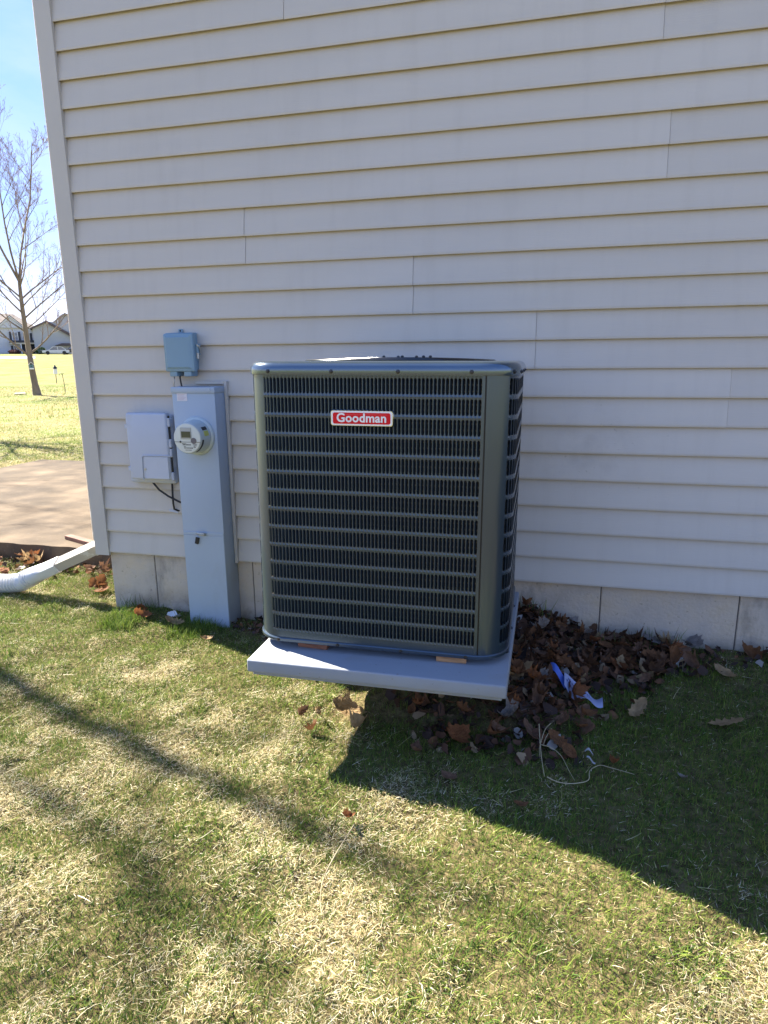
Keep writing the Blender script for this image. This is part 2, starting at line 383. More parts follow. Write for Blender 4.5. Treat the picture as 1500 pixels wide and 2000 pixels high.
# foundation panels, joints from the forms
fx = [-0.01] + [0.279+0.606*k for k in range(20)]
fx = [v for v in fx if v < HX] + [HX]
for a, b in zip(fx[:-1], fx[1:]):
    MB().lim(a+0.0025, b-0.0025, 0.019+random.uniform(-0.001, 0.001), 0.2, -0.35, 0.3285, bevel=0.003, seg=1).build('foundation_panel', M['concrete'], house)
MB().lim(0.0, HX, 0.023, 0.19, -0.34, 0.32).build('foundation_joint', mat('joint_shadowless_grout', (0.12, 0.105, 0.09), 0.95, noise=(30, 0.3)), house)
MB().lim(-0.012, 0.15, 0.205, HY, -0.35, 0.3285).build('side_foundation', M['concrete'], house)
# roof
mb = MB(); mb.prism([(-0.5, HZ), (HY/2, HZ+3.1), (HY+0.5, HZ), (HY+0.5, HZ-0.16), (-0.5, HZ-0.16)], -0.45, HX+0.45, M=Matrix(((0, 0, 1, 0), (1, 0, 0, 0), (0, 1, 0, 0), (0, 0, 0, 1))))
mb.build('roof', M['roofing'], house)
# trim channel round the meter cabinet
for (x0, x1, z0, z1) in ((0.801, 0.818, 0.322, 1.294), (0.640, 0.801, 1.278, 1.294)):
    MB().lim(x0, x1, -0.020, 0.004, z0, z1, bevel=0.002, seg=1).build('trim_channel', M['trim'], house)

# ------------------------------------------------------------------ patio slab
sl = []
ns = 60
front = [(-4.08 + 4.0*i/ns, 0.625 + 0.012*math.sin(i*1.7)*random.random()) for i in range(ns+1)]
poly = front + [(-0.08, 4.15), (-3.45, 4.15), (-4.08, 4.15)]
mb = MB(); mb.prism(poly, -0.25, 0.13); slab = mb.build('patio_slab', M['slab'])
tag(slab, 'weathered tan concrete patio slab at the house corner', 'patio', kind='structure')
rb = MB().box((0, 0, 0), (0.36, 0.05, 0.028), bevel=0.002, seg=1).build('rusty_board', M['rust'], loc=(-0.80, 0.75, 0.146), rot=(0, 0, R(-22)))
tag(rb, 'short reddish brown board lying on the patio slab beside the house corner', 'board')

# ------------------------------------------------------------------ air conditioner
ac = empty('air_conditioner', (1.4038, -1.0589, 0.3908))
Rz = Matrix.Rotation(0.0245, 4, 'Z'); Ry = Matrix.Rotation(0.0079, 4, 'Y'); Rx = Matrix.Rotation(-0.0073, 4, 'X')
ac.rotation_euler = (Rz @ Ry @ Rx).to_euler()
tag(ac, 'tall dark grey louvered air conditioner condenser with a red and white badge', 'air conditioner')
AW, AD, AR = 0.922, 0.862, 0.115
ARC = AR*math.pi/2
segs = [('f', AW-2*AR), ('a', ARC), ('f', AD-2*AR), ('a', ARC), ('f', AW-2*AR), ('a', ARC), ('f', AD-2*AR), ('a', ARC)]
PER = sum(s[1] for s in segs)
def path(s, off=0.0):
    """point and outward normal at arc length s round the cabinet, starting at the front's flat left end, going right"""
    s = s % PER
    starts = [((AR, 0), 0), ((AW-AR, AR), -90), ((AW, AR), 90), ((AW-AR, AD-AR), 0), ((AW-AR, AD), 180), ((AR, AD-AR), 90), ((0, AD-AR), 270), ((AR, AR), 180)]
    for (k, L), (p, a) in zip(segs, starts):
        if s <= L+1e-9:
            if k == 'f':
                t = math.radians(a); d = (math.cos(t), math.sin(t)); n = (d[1], -d[0])
                return (p[0]+d[0]*s+n[0]*off, p[1]+d[1]*s+n[1]*off), n
            t = math.radians(a) + s/AR
            n = (math.cos(t), math.sin(t)); return (p[0]+n[0]*(AR+off), p[1]+n[1]*(AR+off)), n
        s -= L
    return path(0, off)
FZ0, FZ1, NROW = 0.043, 0.960, 14
RP = (FZ1-FZ0)/NROW; BAND = 0.0125
def louver_row(s0, s1, ncol, z):
    """one pressed row: band above and below with scalloped slots, uprights, and inclined blades behind"""
    pts = []; fs = []
    def v(s, zz, off=0.0):
        (x, y), n = path(s, off); pts.append((x, y, zz)); return len(pts)-1
    w = (s1-s0)/ncol; g = 0.00125                      # half upright
    zb, zt = z+BAND/2, z+RP-BAND/2
    rr = 0.0052
    for c in range(ncol):
        a, b = s0+c*w, s0+(c+1)*w
        L, Rr_ = a+g, b-g
        m = (L+Rr_)/2; hw = (Rr_-L)/2
        for (edge, out, sg) in ((zb, z, 1), (zt, z+RP, -1)):
            top = [v(L, edge+sg*rr*1.5), v(L+hw*0.25, edge+sg*rr*0.35), v(m, edge), v(Rr_-hw*0.25, edge+sg*rr*0.35), v(Rr_, edge+sg*rr*1.5)]
            bot = [v(L, out, 0.0007), v(m, out, 0.0015), v(Rr_, out, 0.0007)]
            fs.extend([(top[0], top[1], bot[0]), (top[1], top[2], bot[1], bot[0]), (top[2], top[3], bot[2], bot[1]), (top[3], top[4], bot[2])])
        # half uprights left and right
        for (p, q) in ((a, L), (Rr_, b)):
            fs.append((v(p, z, 0.0007), v(q, z, 0.0007), v(q, zb+rr*1.5), v(p, zb+rr*1.5)))
            fs.append((v(p, zb+rr*1.5), v(q, zb+rr*1.5), v(q, zt-rr*1.5), v(p, zt-rr*1.5)))
            fs.append((v(p, zt-rr*1.5), v(q, zt-rr*1.5), v(q, z+RP, 0.0007), v(p, z+RP, 0.0007)))
        # blade: bent inward from the upright on the left
        q0, q1 = L-0.0006, L+0.0058
        fs.append((v(q0, zb+0.002, 0), v(q0, zt-0.002, 0), v(q0+0.0036, zt-0.001, -0.006), v(q0+0.0036, zb+0.001, -0.006)))
        fs.append((v(q0+0.0036, zb+0.001, -0.006), v(q0+0.0036, zt-0.001, -0.006), v(q1, zt, -0.0125), v(q1, zb, -0.0125)))
    me = bpy.data.meshes.new('louver_row'); me.from_pydata(pts, [], fs); me.update(); me.materials.append(M['ac'])
    return me
def strip(s0, s1, z0, z1, off=0.0, n=10, th=0.0015):
    ss = [s0+(s1-s0)*i/n for i in range(n+1)]
    o1, o0 = off, off-th
    r = []
    for z in (z0, z1):
        r.append([(*path(s, o1)[0], z) for s in ss] + [(*path(s, o0)[0], z) for s in reversed(ss)])
    mb = MB(); mb.loft(r); return mb
FL = AW-2*AR; SL = AD-2*AR
a22, a48 = AR*R(22), AR*R(50)
panels = [(-a22, FL+0.006, 57), (FL+a48, FL+ARC+SL+AR*R(40), 46), (FL+2*ARC+SL-0.0, 2*FL+2*ARC+SL, 54), (2*FL+3*ARC+SL-AR*R(10), PER-ARC+AR*R(35), 46)]
for i, (s0, s1, nc) in enumerate(panels):
    for r in range(NROW):
        me = louver_row(s0, s1, nc, FZ0+r*RP)
        o = link('louver_row', me, ac); o['kind'] = 'stuff'
    # sheet above and below the rows
gaps = [(panels[k][1], panels[k+1][0]) for k in range(3)] + [(panels[3][1], PER-a22)]
# front right: narrow margin, black seam, then the curved service panel
strip(FL+0.006, FL+0.0145, 0.016, 0.962, n=2).build('grille_margin', M['ac'], ac)
strip(FL+0.0195, FL+a48, 0.016, 0.962, 0.0006, n=14).build('corner_panel', M['ac'], ac, smooth=30)
strip(FL+0.0135, FL+0.0215, 0.014, 0.966, -0.004, n=2).build('panel_seam', M['black'], ac)
for (a, b) in gaps[1:]:
    strip(a, b, 0.016, 0.962, n=14).build('corner_panel', M['ac'], ac, smooth=30)
for (s0, s1, nc) in panels:
    strip(s0, s1, 0.016, FZ0, n=24).build('bottom_rail', M['ac'], ac, smooth=30)
    strip(s0, s1, FZ1, 0.966, n=24).build('top_rail', M['ac'], ac, smooth=30)
def outline(off, z, per=10):
    pts = []
    s = 0
    for (k, L) in segs:
        n = per if k == 'a' else 1
        for i in range(n): pts.append((*path(s+L*i/n, off)[0], z))
        s += L
    return pts
# coil behind the louvers
MB().loft([outline(-0.032, 0.02), outline(-0.032, 0.955)], True, True).build('coil', M['coil'], ac, smooth=30)
# coil tubes: thin dark hoops with fins read through the slots
mb = MB()
for k in range(44):
    z = 0.035+k*0.0208
    mb.loft([outline(-0.029, z), outline(-0.029, z+0.006)], False, False)
o = mb.build('coil_tubes', M['steel'] if False else mat('coil_tube', (0.13, 0.11, 0.08), 0.5, metal=0.5), ac, smooth=30)
# base pan
MB().loft([outline(-0.012, 0.0), outline(0.003, 0.001), outline(0.006, 0.004), outline(0.006, 0.013), outline(0.003, 0.0165), outline(-0.01, 0.0166)], True, True).build('base_pan', M['ac'], ac, smooth=40)
# lid: skirt, rolled edge, flat top with a round opening
rings = [outline(-0.002, 0.9625), outline(0.007, 0.9625), outline(0.008, 0.966), outline(0.008, 0.979)]
for k in range(1, 9):
    t = k/8*math.pi/2; rings.append(outline(0.008-0.030*(1-math.cos(t)), 0.979+0.028*math.sin(t)))
LX, LY, LR = AW/2, AD/2, 0.355
def round_ring(r, z):
    base = outline(-0.022, z); out = []
    for (x, y, _) in base:
        a = math.atan2(y-LY, x-LX); out.append((LX+r*math.cos(a), LY+r*math.sin(a), z))
    return out
rings = [r for r in rings]
# refine flats so that the circle is round
def outline2(off, z):
    pts = []; s = 0
    for (k, L) in segs:
        n = 10 if k == 'a' else 14
        for i in range(n): pts.append((*path(s+L*i/n, off)[0], z))
        s += L
    return pts
rings = [outline2(-0.002, 0.9625), outline2(0.007, 0.9625), outline2(0.008, 0.966), outline2(0.008, 0.979)]
for k in range(1, 9):
    t = k/8*math.pi/2; rings.append(outline2(0.008-0.030*(1-math.cos(t)), 0.979+0.028*math.sin(t)))
def circ(r, z): return [(LX+r*math.cos(math.atan2(y-LY, x-LX)), LY+r*math.sin(math.atan2(y-LY, x-LX)), z) for (x, y, _) in outline2(-0.022, z)]
rings += [circ(LR+0.012, 1.0072), circ(LR, 1.0098), circ(LR-0.008, 1.0075), circ(LR-0.010, 0.95)]
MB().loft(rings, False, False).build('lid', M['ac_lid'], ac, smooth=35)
mb = MB(); mb.lathe([(0.001, 0.90), (LR-0.008, 0.90), (LR-0.008, 0.902), (0.001, 0.902)], (LX, LY, 0), 40); mb.build('fan_shroud', M['black'], ac)
# fan guard
mb = MB()
gzr = lambda r: 1.0105+0.0085*(1-(r/LR)**2)
for r in np.linspace(0.085, LR+0.004, 15): mb.torus((LX, LY, gzr(r)), r, 0.0018, 44, 5)
o = mb.build('fan_guard', M['wire'], ac, smooth=60)
for k in range(8):
    a = k*math.pi/4+0.2
    MB().tube([(LX+math.cos(a)*r, LY+math.sin(a)*r, gzr(r)-0.003) for r in (0.07, 0.15, 0.25, LR+0.012)], 0.0025, 6).build('guard_spoke', M['wire'], ac, smooth=60)
mb = MB(); mb.lathe([(0.002, 1.020), (0.05, 1.0205), (0.084, 1.0185), (0.085, 1.012), (0.002, 1.011)], (LX, LY, 0), 28); mb.build('motor_cap', M['wire'], ac, smooth=40)
for (dx, dy) in ((0.02, -0.06), (-0.02, 0.06), (0.06, 0.02), (-0.06, -0.02), (0.10, -0.055), (0.125, -0.05)):
    mb = MB(); mb.lathe([(0.004, 1.018), (0.0065, 1.0225), (0.004, 1.0265), (0.001, 1.027)], (LX+dx, LY+dy, 0), 8); mb.build('guard_bolt', M['screw'], ac)
for k in range(5):
    a = k*2*math.pi/5
    mb = MB(); mb.box((LX+0.17*math.cos(a), LY+0.17*math.sin(a), 0.93), (0.26, 0.15, 0.004), (R(22), 0, a), bevel=0.0015, seg=1); mb.build('fan_blade', M['steel'], ac)
# screws
def screw(s, z, off):
    (x, y), n = path(s, off); a = math.atan2(n[1], n[0])
    Mx = Matrix.Translation((x, y, z)) @ Matrix.Rotation(a, 4, 'Z')
    mb = MB(); mb.lathe([(0.0075, -0.001), (0.0075, 0.0012), (0.0045, 0.0016), (0.0042, 0.0052), (0.001, 0.0056)], (0, 0, 0), 6, 'x', M=Mx)
    mb.build('screw', M['screw'], ac)
for u in (0.098, 0.319, 0.543, 0.779): screw(u-AR, 0.9735, 0.008)
for s in (FL+ARC*0.62, FL+ARC*0.92, FL+ARC+0.2, FL+ARC+0.45): screw(s, 0.9735, 0.008)
for u in (0.098, 0.324, 0.556, 0.785): screw(u-AR, 0.008, 0.006)
for s in (FL+ARC*0.8, FL+ARC+0.18, FL+ARC+0.42): screw(s, 0.008, 0.006)
# badge
def rrect(w, h, r, n=5):
    pts = []
    for (cx, cy, a0) in ((w/2-r, h/2-r, 0), (-w/2+r, h/2-r, 90), (-w/2+r, -h/2+r, 180), (w/2-r, -h/2+r, 270)):
        for i in range(n+1):
            a = R(a0+90*i/n); pts.append((cx+r*math.cos(a), cy+r*math.sin(a)))
    return pts
bc = ((0.313+0.530)/2, 0.0, (0.849+0.796)/2)
BM = Matrix.Translation(bc) @ Matrix(((1, 0, 0, 0), (0, 0, -1, 0), (0, 1, 0, 0), (0, 0, 0, 1)))
def layer(w, h, r, z0, z1, inset=0.0):
    A = rrect(w, h, r); B = rrect(w-2*inset, h-2*inset, max(r-inset, 0.001))
    mb = MB(); mb.loft([[(x, y, z0) for x, y in A], [(x, y, z0+(z1-z0)*0.4) for x, y in A], [(x, y, z1) for x, y in B]], M=BM); return mb
layer(0.217, 0.0555, 0.010, 0.001, 0.010, 0.0035).build('badge_rim', M['chrome'], ac, smooth=30)
layer(0.208, 0.047, 0.008, 0.0101, 0.0112, 0.0008).build('badge_border', M['badge_white'], ac)
layer(0.196, 0.037, 0.0065, 0.0113, 0.0122, 0.0005).build('badge_plate', M['badge_red'], ac)
layer(0.150, 0.0022, 0.0008, 0.01225, 0.0125).build('badge_stripe', mat('badge_stripe', (0.72, 0.03, 0.035), 0.4), ac, loc=(0.012, 0, 0.0125))
fc = bpy.data.curves.new('badge_text', 'FONT'); fc.body = 'Goodman'; fc.size = 0.0405; fc.align_x = 'CENTER'; fc.align_y = 'CENTER'
fc.extrude = 0.0008; fc.offset = 0.00095; fc.resolution_u = 3; fc.space_character = 1.03
to = bpy.data.objects.new('tmp_text', fc); col.objects.link(to)
dg = bpy.context.evaluated_depsgraph_get(); tm = bpy.data.meshes.new_from_object(to.evaluated_get(dg)); tm.name = 'badge_text'
bpy.data.objects.remove(to)
tm.transform(BM @ Matrix.Translation((0, 0.0005, 0.0131)) @ Matrix.Diagonal((1.02, 1.0, 1, 1))); tm.materials.clear(); tm.materials.append(M['badge_white'])
link('badge_text', tm, ac)

# pad, shims and the blocks that carry it
pad = empty('equipment_pad', (PX, PY, PZ), (0, 0, 0.0103))
tag(pad, 'pale grey composite equipment pad raised under the air conditioner', 'pad')
S = 0.914
MB().box((S/2, S/2, -0.024), (S, S, 0.048), bevel=0.007, seg=3).build('deck', M['pad'], pad, smooth=35)
MB().box((S/2, S/2, -0.056), (S-0.03, S-0.03, 0.014), bevel=0.003, seg=1).build('skirt', M['pad'], pad)
for (x, y, rz, m, lb) in ((1.625, -0.985, -3, 'wood2', 'dark reddish wood shim under the left end of the air conditioner'), (2.135, -0.985, 2, 'wood', 'light orange wood shim under the right end of the air conditioner')):
    w = 0.115 if m == 'wood2' else 0.105
    o = MB().box((0, 0, 0.0), (w, 0.10, 0.0195), bevel=0.0012, seg=1).build('wood_shim', M[m], loc=(x, y, PZ+0.0105), rot=(0, 0, R(rz)))
    tag(o, lb, 'shim', 'wood shims under the air conditioner')
for (x, y, lb) in ((1.62, -0.40, 'grey concrete block under the left rear of the equipment pad'), (2.0, -0.42, 'grey concrete block under the right rear of the equipment pad')):
    o = MB().lim(x-0.2, x+0.2, y-0.1, y+0.1, -0.05, 0.2985, bevel=0.006, seg=1).build('concrete_block', M['concrete'])
    tag(o, lb, 'block', 'blocks carrying the pad')

# ------------------------------------------------------------------ meter cabinet
cabn = empty('electric_meter_cabinet', (0.682, -0.06, 0.0))
tag(cabn, 'tall narrow blue grey steel electric meter cabinet standing against the siding', 'meter cabinet')
c0 = Vector(cabn.location)
def L(mb, name, m, parent=cabn, smooth=None, org=c0):
    o = mb.build(name, m, parent, smooth); o.data.transform(Matrix.Translation(-org)); return o
L(MB().lim(0.563, 0.800, -0.120, 0.016, -0.12, 1.243, bevel=0.003), 'cabinet_body', M['cab'], smooth=30)
L(MB().lim(0.559, 0.804, -0.126, 0.010, 1.238, 1.268, bevel=0.004), 'cabinet_cap', M['cab'], smooth=30)
L(MB().lim(0.566, 0.797, -0.1235, -0.119, 0.500, 0.5165, bevel=0.0015, seg=1), 'cover_flange', M['cab'], smooth=30)
L(MB().lim(0.5645, 0.7985, -0.1225, -0.119, -0.1, 0.497, bevel=0.0012, seg=1), 'lower_cover', M['cab'], smooth=30)
L(MB().lim(0.590, 0.647, -0.1212, -0.1195, 1.199, 1.237), 'paper_label', M['label_white'])
mb = MB()
for k in range(5): mb.lim(0.595, 0.628+0.012*((k*7) % 3)/2, -0.1216, -0.1213, 1.2045+k*0.0062, 1.2062+k*0.0062)
L(mb, 'label_print', M['label_pink'])
# hasp and lock on the cover
L(MB().tube([(0.652, -0.124, 0.508), (0.654, -0.138, 0.512), (0.670, -0.143, 0.515), (0.694, -0.140, 0.514), (0.700, -0.132, 0.508), (0.690, -0.128, 0.502), (0.66, -0.13, 0.503)], 0.0045, 8), 'hasp', M['steel'], smooth=60)
L(MB().box((0.647, -0.130, 0.470), (0.020, 0.008, 0.036), (0, R(14), 0), bevel=0.0015, seg=1), 'lock_tag', M['black'])
# wire on top
L(MB().tube([(0.738, -0.05, 1.272), (0.765, -0.10, 1.274), (0.776, -0.118, 1.272), (0.778, -0.128, 1.256), (0.779, -0.129, 1.250)], 0.0028, 6), 'seal_wire', M['steel'], smooth=60)
# the meter
mx, mz = 0.689, 1.023
mb = MB(); mb.lathe([(0.004, 0.119), (0.097, 0.119), (0.098, 0.124), (0.094, 0.131), (0.088, 0.134), (0.004, 0.134)], (mx, 0, mz), 40, 'y')
meter = L(mb, 'meter', M['meter_body'], smooth=35)
def Lm(mb, name, m, smooth=None): return L(mb, name, m, meter, smooth)
Lm(MB().lathe([(0.002, 0.133), (0.086, 0.133), (0.082, 0.150), (0.078, 0.212), (0.0745, 0.2185), (0.002, 0.2186)], (mx, 0, mz), 40, 'y'), 'meter_cover', M['meter_body'], 35)
Lm(MB().lathe([(0.002, 0.2187), (0.0738, 0.2188), (0.072, 0.2215), (0.068, 0.2222), (0.002, 0.2224)], (mx, 0, mz), 40, 'y'), 'meter_face', M['meter_white'], 35)
Lm(MB().lim(mx-0.034, mx+0.026, -0.2250, -0.2220, mz-0.004, mz+0.053, bevel=0.002, seg=1), 'display_bezel', mat('bezel_grey', (0.42, 0.42, 0.38), 0.4))
Lm(MB().lim(mx-0.028, mx+0.022, -0.2264, -0.2248, mz+0.004, mz+0.034), 'display', M['lcd'])
Lm(MB().lathe([(0.001, 0.222), (0.0155, 0.222), (0.015, 0.2245), (0.001, 0.2246)], (mx+0.036, 0, mz-0.012), 16, 'y'), 'optical_port', mat('port_grey', (0.13, 0.12, 0.13), 0.4))
Lm(MB().lathe([(0.001, 0.222), (0.0055, 0.222), (0.005, 0.2245), (0.001, 0.2246)], (mx-0.037, 0, mz-0.018), 10, 'y'), 'reset_button', M['black'])
Lm(MB().lim(mx-0.072, mx+0.071, -0.2232, -0.2218, mz-0.0195, mz-0.0175), 'face_line', M['black'])
mb = MB(); rr_ = random.Random(5)
for row, (zz, hh, x0, x1) in enumerate(((-0.026, 0.0028, -0.030, -0.006), (-0.032, 0.005, -0.026, 0.02), (-0.030, 0.003, 0.03, 0.052), (-0.036, 0.003, 0.034, 0.05), (-0.041, 0.003, -0.02, -0.008), (-0.048, 0.0045, -0.02, 0.03), (-0.043, 0.005, 0.034, 0.044), (-0.0585, 0.003, -0.012, 0.022))):
    x = x0
    while x < x1:
        w = rr_.uniform(0.002, 0.0065); mb.lim(mx+x, mx+min(x+w, x1), -0.2230, -0.2221, mz+zz-hh/2, mz+zz+hh/2); x += w+0.0016
Lm(mb, 'face_print', mat('face_print', (0.06, 0.06, 0.06), 0.6))
# stickers wrapped on the right flank of the cover
def patch(a0, a1, d0, d1, r0, r1, n=6):
    rings = []
    for i in range(n+1):
        a = R(a0+(a1-a0)*i/n); c, s_ = math.cos(a), math.sin(a)
        rings.append([(mx+(r0+0.0008)*c, -d0, mz+(r0+0.0008)*s_), (mx+(r1+0.0008)*c, -d1, mz+(r1+0.0008)*s_), (mx+(r1-0.002)*c, -d1, mz+(r1-0.002)*s_), (mx+(r0-0.002)*c, -d0, mz+(r0-0.002)*s_)])
    mb = MB(); mb.loft(rings); return mb
Lm(patch(27, 40, 0.150, 0.190, 0.0822, 0.0800), 'black_sticker', M['black'])
Lm(patch(6, 24, 0.150, 0.188, 0.0822, 0.0801), 'yellow_sticker', M['label_yellow'])
Lm(patch(-62, -6, 0.198, 0.211, 0.0795, 0.0786, 12), 'cover_band', M['black'])

# ------------------------------------------------------------------ small box above the cabinet
tb = empty('utility_box', (0.60, 0.0, 1.34)); org = Vector(tb.location)
tag(tb, 'small slate blue plastic utility box mounted on the siding above the meter cabinet', 'utility box')
T = lambda mb, name, m, smooth=30: L(mb, name, m, tb, smooth, org)
T(MB().lim(0.508, 0.662, -0.050, -0.002, 1.352, 1.535, bevel=0.004), 'box_back', M['teal'])
T(MB().lim(0.515, 0.680, -0.086, -0.051, 1.343, 1.530, bevel=0.008, seg=3), 'box_cover', M['teal'])
mb = MB(); mb.loft([[(x, -0.0865, z) for x, z in ((0.525, 1.356), (0.670, 1.356), (0.670, 1.520), (0.525, 1.520))], [(x, -0.094, z) for x, z in ((0.534, 1.366), (0.655, 1.366), (0.655, 1.511), (0.534, 1.511))]]); T(mb, 'cover_panel', M['teal'])
for x in (0.555, 0.635): T(MB().lim(x-0.021, x+0.021, -0.078, -0.012, 1.319, 1.350, bevel=0.004), 'cable_entry', M['teal'])
T(MB().lim(0.560, 0.584, -0.010, -0.0015, 1.536, 1.555, bevel=0.002, seg=1), 'mounting_tab', M['teal'])
mb = MB(); mb.lathe([(0.001, 0.010), (0.005, 0.010), (0.004, 0.0125), (0.001, 0.013)], (0.572, 0, 1.546), 8, 'y'); T(mb, 'tab_screw', M['screw'])
T(MB().box((0.686, -0.045, 1.452), (0.012, 0.026, 0.055), bevel=0.002, seg=1), 'latch', M['teal'])
T(MB().tube([(0.688, -0.060, 1.475), (0.697, -0.058, 1.468), (0.700, -0.050, 1.455), (0.697, -0.042, 1.440), (0.694, -0.05, 1.43)], 0.004, 7), 'latch_clip', M['steel'])
T(MB().lim(0.682, 0.695, -0.062, -0.052, 1.405, 1.436, bevel=0.002, seg=1), 'lock_eye', M['steel'])
def cable(pts, r, label, m='cable', grp='cables on the meter wall', n=8, name='cable'):
    mb = MB(); mb.tube(pts, r, n); o = mb.build(name, M[m], smooth=60)
    tag(o, label, 'cable', grp); return o
cable([(0.548, -0.05, 1.335), (0.545, -0.055, 1.315), (0.548, -0.062, 1.295), (0.540, -0.06, 1.28), (0.535, -0.045, 1.262), (0.532, -0.03, 1.245), (0.534, -0.022, 1.225)], 0.0028, 'thin pale wire hanging from the left foot of the slate utility box', 'steel')
cable([(0.571, -0.045, 1.33), (0.574, -0.05, 1.31), (0.579, -0.055, 1.29), (0.582, -0.05, 1.255)], 0.0042, 'short black cable dropping from the slate utility box behind the cabinet top')

# ------------------------------------------------------------------ cable box (hinged cover)
nb = empty('cable_junction_box', (0.37, 0.0, 0.78)); org2 = Vector(nb.location)
tag(nb, 'pale grey plastic junction box with a hinged cover left of the meter cabinet', 'junction box')
N = lambda mb, name, m, smooth=30: L(mb, name, m, nb, smooth, org2)
N(MB().lim(0.222, 0.497, -0.048, -0.002, 0.752, 1.122, bevel=0.014, seg=3), 'box_base', M['nid'])
N(MB().lim(0.258, 0.497, -0.094, -0.049, 0.780, 1.134, bevel=0.012, seg=3), 'box_cover', M['nid'])
mb = MB()
rim = [(0.509, -0.094, 0.913), (0.505, -0.0975, 0.911), (0.352, -0.0975, 0.911), (0.340, -0.0975, 0.900), (0.336, -0.0975, 0.79), (0.338, -0.094, 0.777)]
mb.tube(rim, 0.0032, 6); N(mb, 'access_door_bead', M['nid'])
mb = MB(); mb.box((0.422, -0.0955, 0.846), (0.142, 0.004, 0.118), bevel=0.0015, seg=1); N(mb, 'access_door', M['nid'])
mb = MB(); mb.lathe([(0.001, 0.097), (0.0075, 0.097), (0.0065, 0.1005), (0.003, 0.1008), (0.0025, 0.0985), (0.001, 0.0985)], (0.354, 0, 0.838), 12, 'y'); N(mb, 'door_screw', M['steel'])
mb = MB(); mb.tube([(0.501, -0.072, 0.775), (0.501, -0.072, 1.118)], 0.0055, 8); N(mb, 'hinge_pin', M['black'])
for z in (1.085, 0.975, 0.925, 0.80):
    N(MB().lim(0.494, 0.510, -0.083, -0.058, z-0.022, z+0.022, bevel=0.003, seg=1), 'hinge_knuckle', M['nid'])
for z in (1.06, 0.835): N(MB().lim(0.238, 0.259, -0.080, -0.060, z-0.012, z+0.012, bevel=0.002, seg=1), 'latch_tab', M['nid'])
cable([(0.345, -0.03, 0.756), (0.385, -0.036, 0.715), (0.44, -0.038, 0.682), (0.505, -0.035, 0.652), (0.56, -0.03, 0.64)], 0.0055, 'black cable running slanted from the junction box to behind the cabinet')
cable([(0.458, -0.02, 0.756), (0.456, -0.021, 0.70), (0.455, -0.021, 0.64), (0.457, -0.018, 0.607), (0.472, -0.008, 0.597), (0.49, 0.004, 0.595)], 0.0055, 'black cable hanging straight down from the junction box into the siding')
# small white tab where the cable goes in
o = MB().box((0.445, -0.0075, 0.592), (0.055, 0.004, 0.012), (0, R(9), 0), bevel=0.001, seg=1).build('cable_flange', M['nid']); tag(o, 'small pale flange on the siding where the hanging cable enters', 'flange')

# ------------------------------------------------------------------ downspout and drain pipe
ds = empty('downspout', (-0.12, 0.09, 0.33)); org3 = Vector(ds.location)
tag(ds, 'beige rectangular downspout sloping down from behind the house corner', 'downspout')
a, b = Vector((-0.10, 0.085, 0.345)), Vector((-0.50, 0.055, 0.165))
d = (b-a).normalized(); sx = d.cross(Vector((0, 0, 1))).normalized(); up = sx.cross(d)
RL = Matrix.Rotation(R(-24), 3, d); sx = RL @ sx; up = RL @ up
if up.y > 0: RL = Matrix.Rotation(R(48), 3, d); sx = RL @ sx; up = RL @ up
def ribbed(w, h, n=4):
    pts = []
    for i in range(n+1):
        pts.append((-w/2+w*i/n, h/2)); 
        if i < n: pts.append((-w/2+w*(i+0.5)/n, h/2-0.004))
    for i in range(n, -1, -1):
        pts.append((-w/2+w*i/n, -h/2))
        if i > 0: pts.append((-w/2+w*(i-0.5)/n, -h/2+0.004))
    return pts
rg = lambda p, w, h: [p+sx*u+up*v for u, v in ribbed(w, h)]
L(MB().loft([rg(a-d*0.02, 0.080, 0.056), rg(b, 0.080, 0.056)]), 'spout_section', M['spout'], ds, None, org3)
L(MB().loft([rg(a+d*0.05, 0.085, 0.061), rg(a+d*0.055, 0.087, 0.063), rg(a-d*0.005, 0.087, 0.063), [p_ for p_ in rg(a-d*0.05+Vector((0.012, 0, 0.02)), 0.087, 0.063)]]), 'elbow', M['spout'], ds, None, org3)
L(MB().lim(-0.146, -0.066, 0.055, 0.110, 0.37, HZ-0.2, bevel=0.006, seg=1), 'leader_pipe', M['spout'], ds, None, org3)
dp = empty('drain_pipe', (-0.6, 0.06, 0.06)); org4 = Vector(dp.location)
tag(dp, 'white corrugated plastic drain pipe fitted on the end of the downspout', 'pipe')
# adapter: rectangular socket to round
rings = []
ctr = [(b-d*0.105, 0), (b-d*0.10, 0), (b-d*0.005, 0.05), (b+d*0.05, 0.6), (b+d*0.10, 1.0), (b+d*0.125, 1.0)]
for p_, t in ctr:
    ring = []
    for k in range(20):
        an = 2*math.pi*k/20; c_, s_ = math.cos(an), math.sin(an)
        q = max(abs(c_), abs(s_)); rx, ry = 0.048*c_/q, 0.036*s_/q
        ring.append(p_ + sx*(rx*(1-t)+0.056*c_*t) + up*(ry*(1-t)+0.056*s_*t))
    rings.append(ring)
L(MB().loft(rings), 'pipe_adapter', M['pipe'], dp, 40, org4)
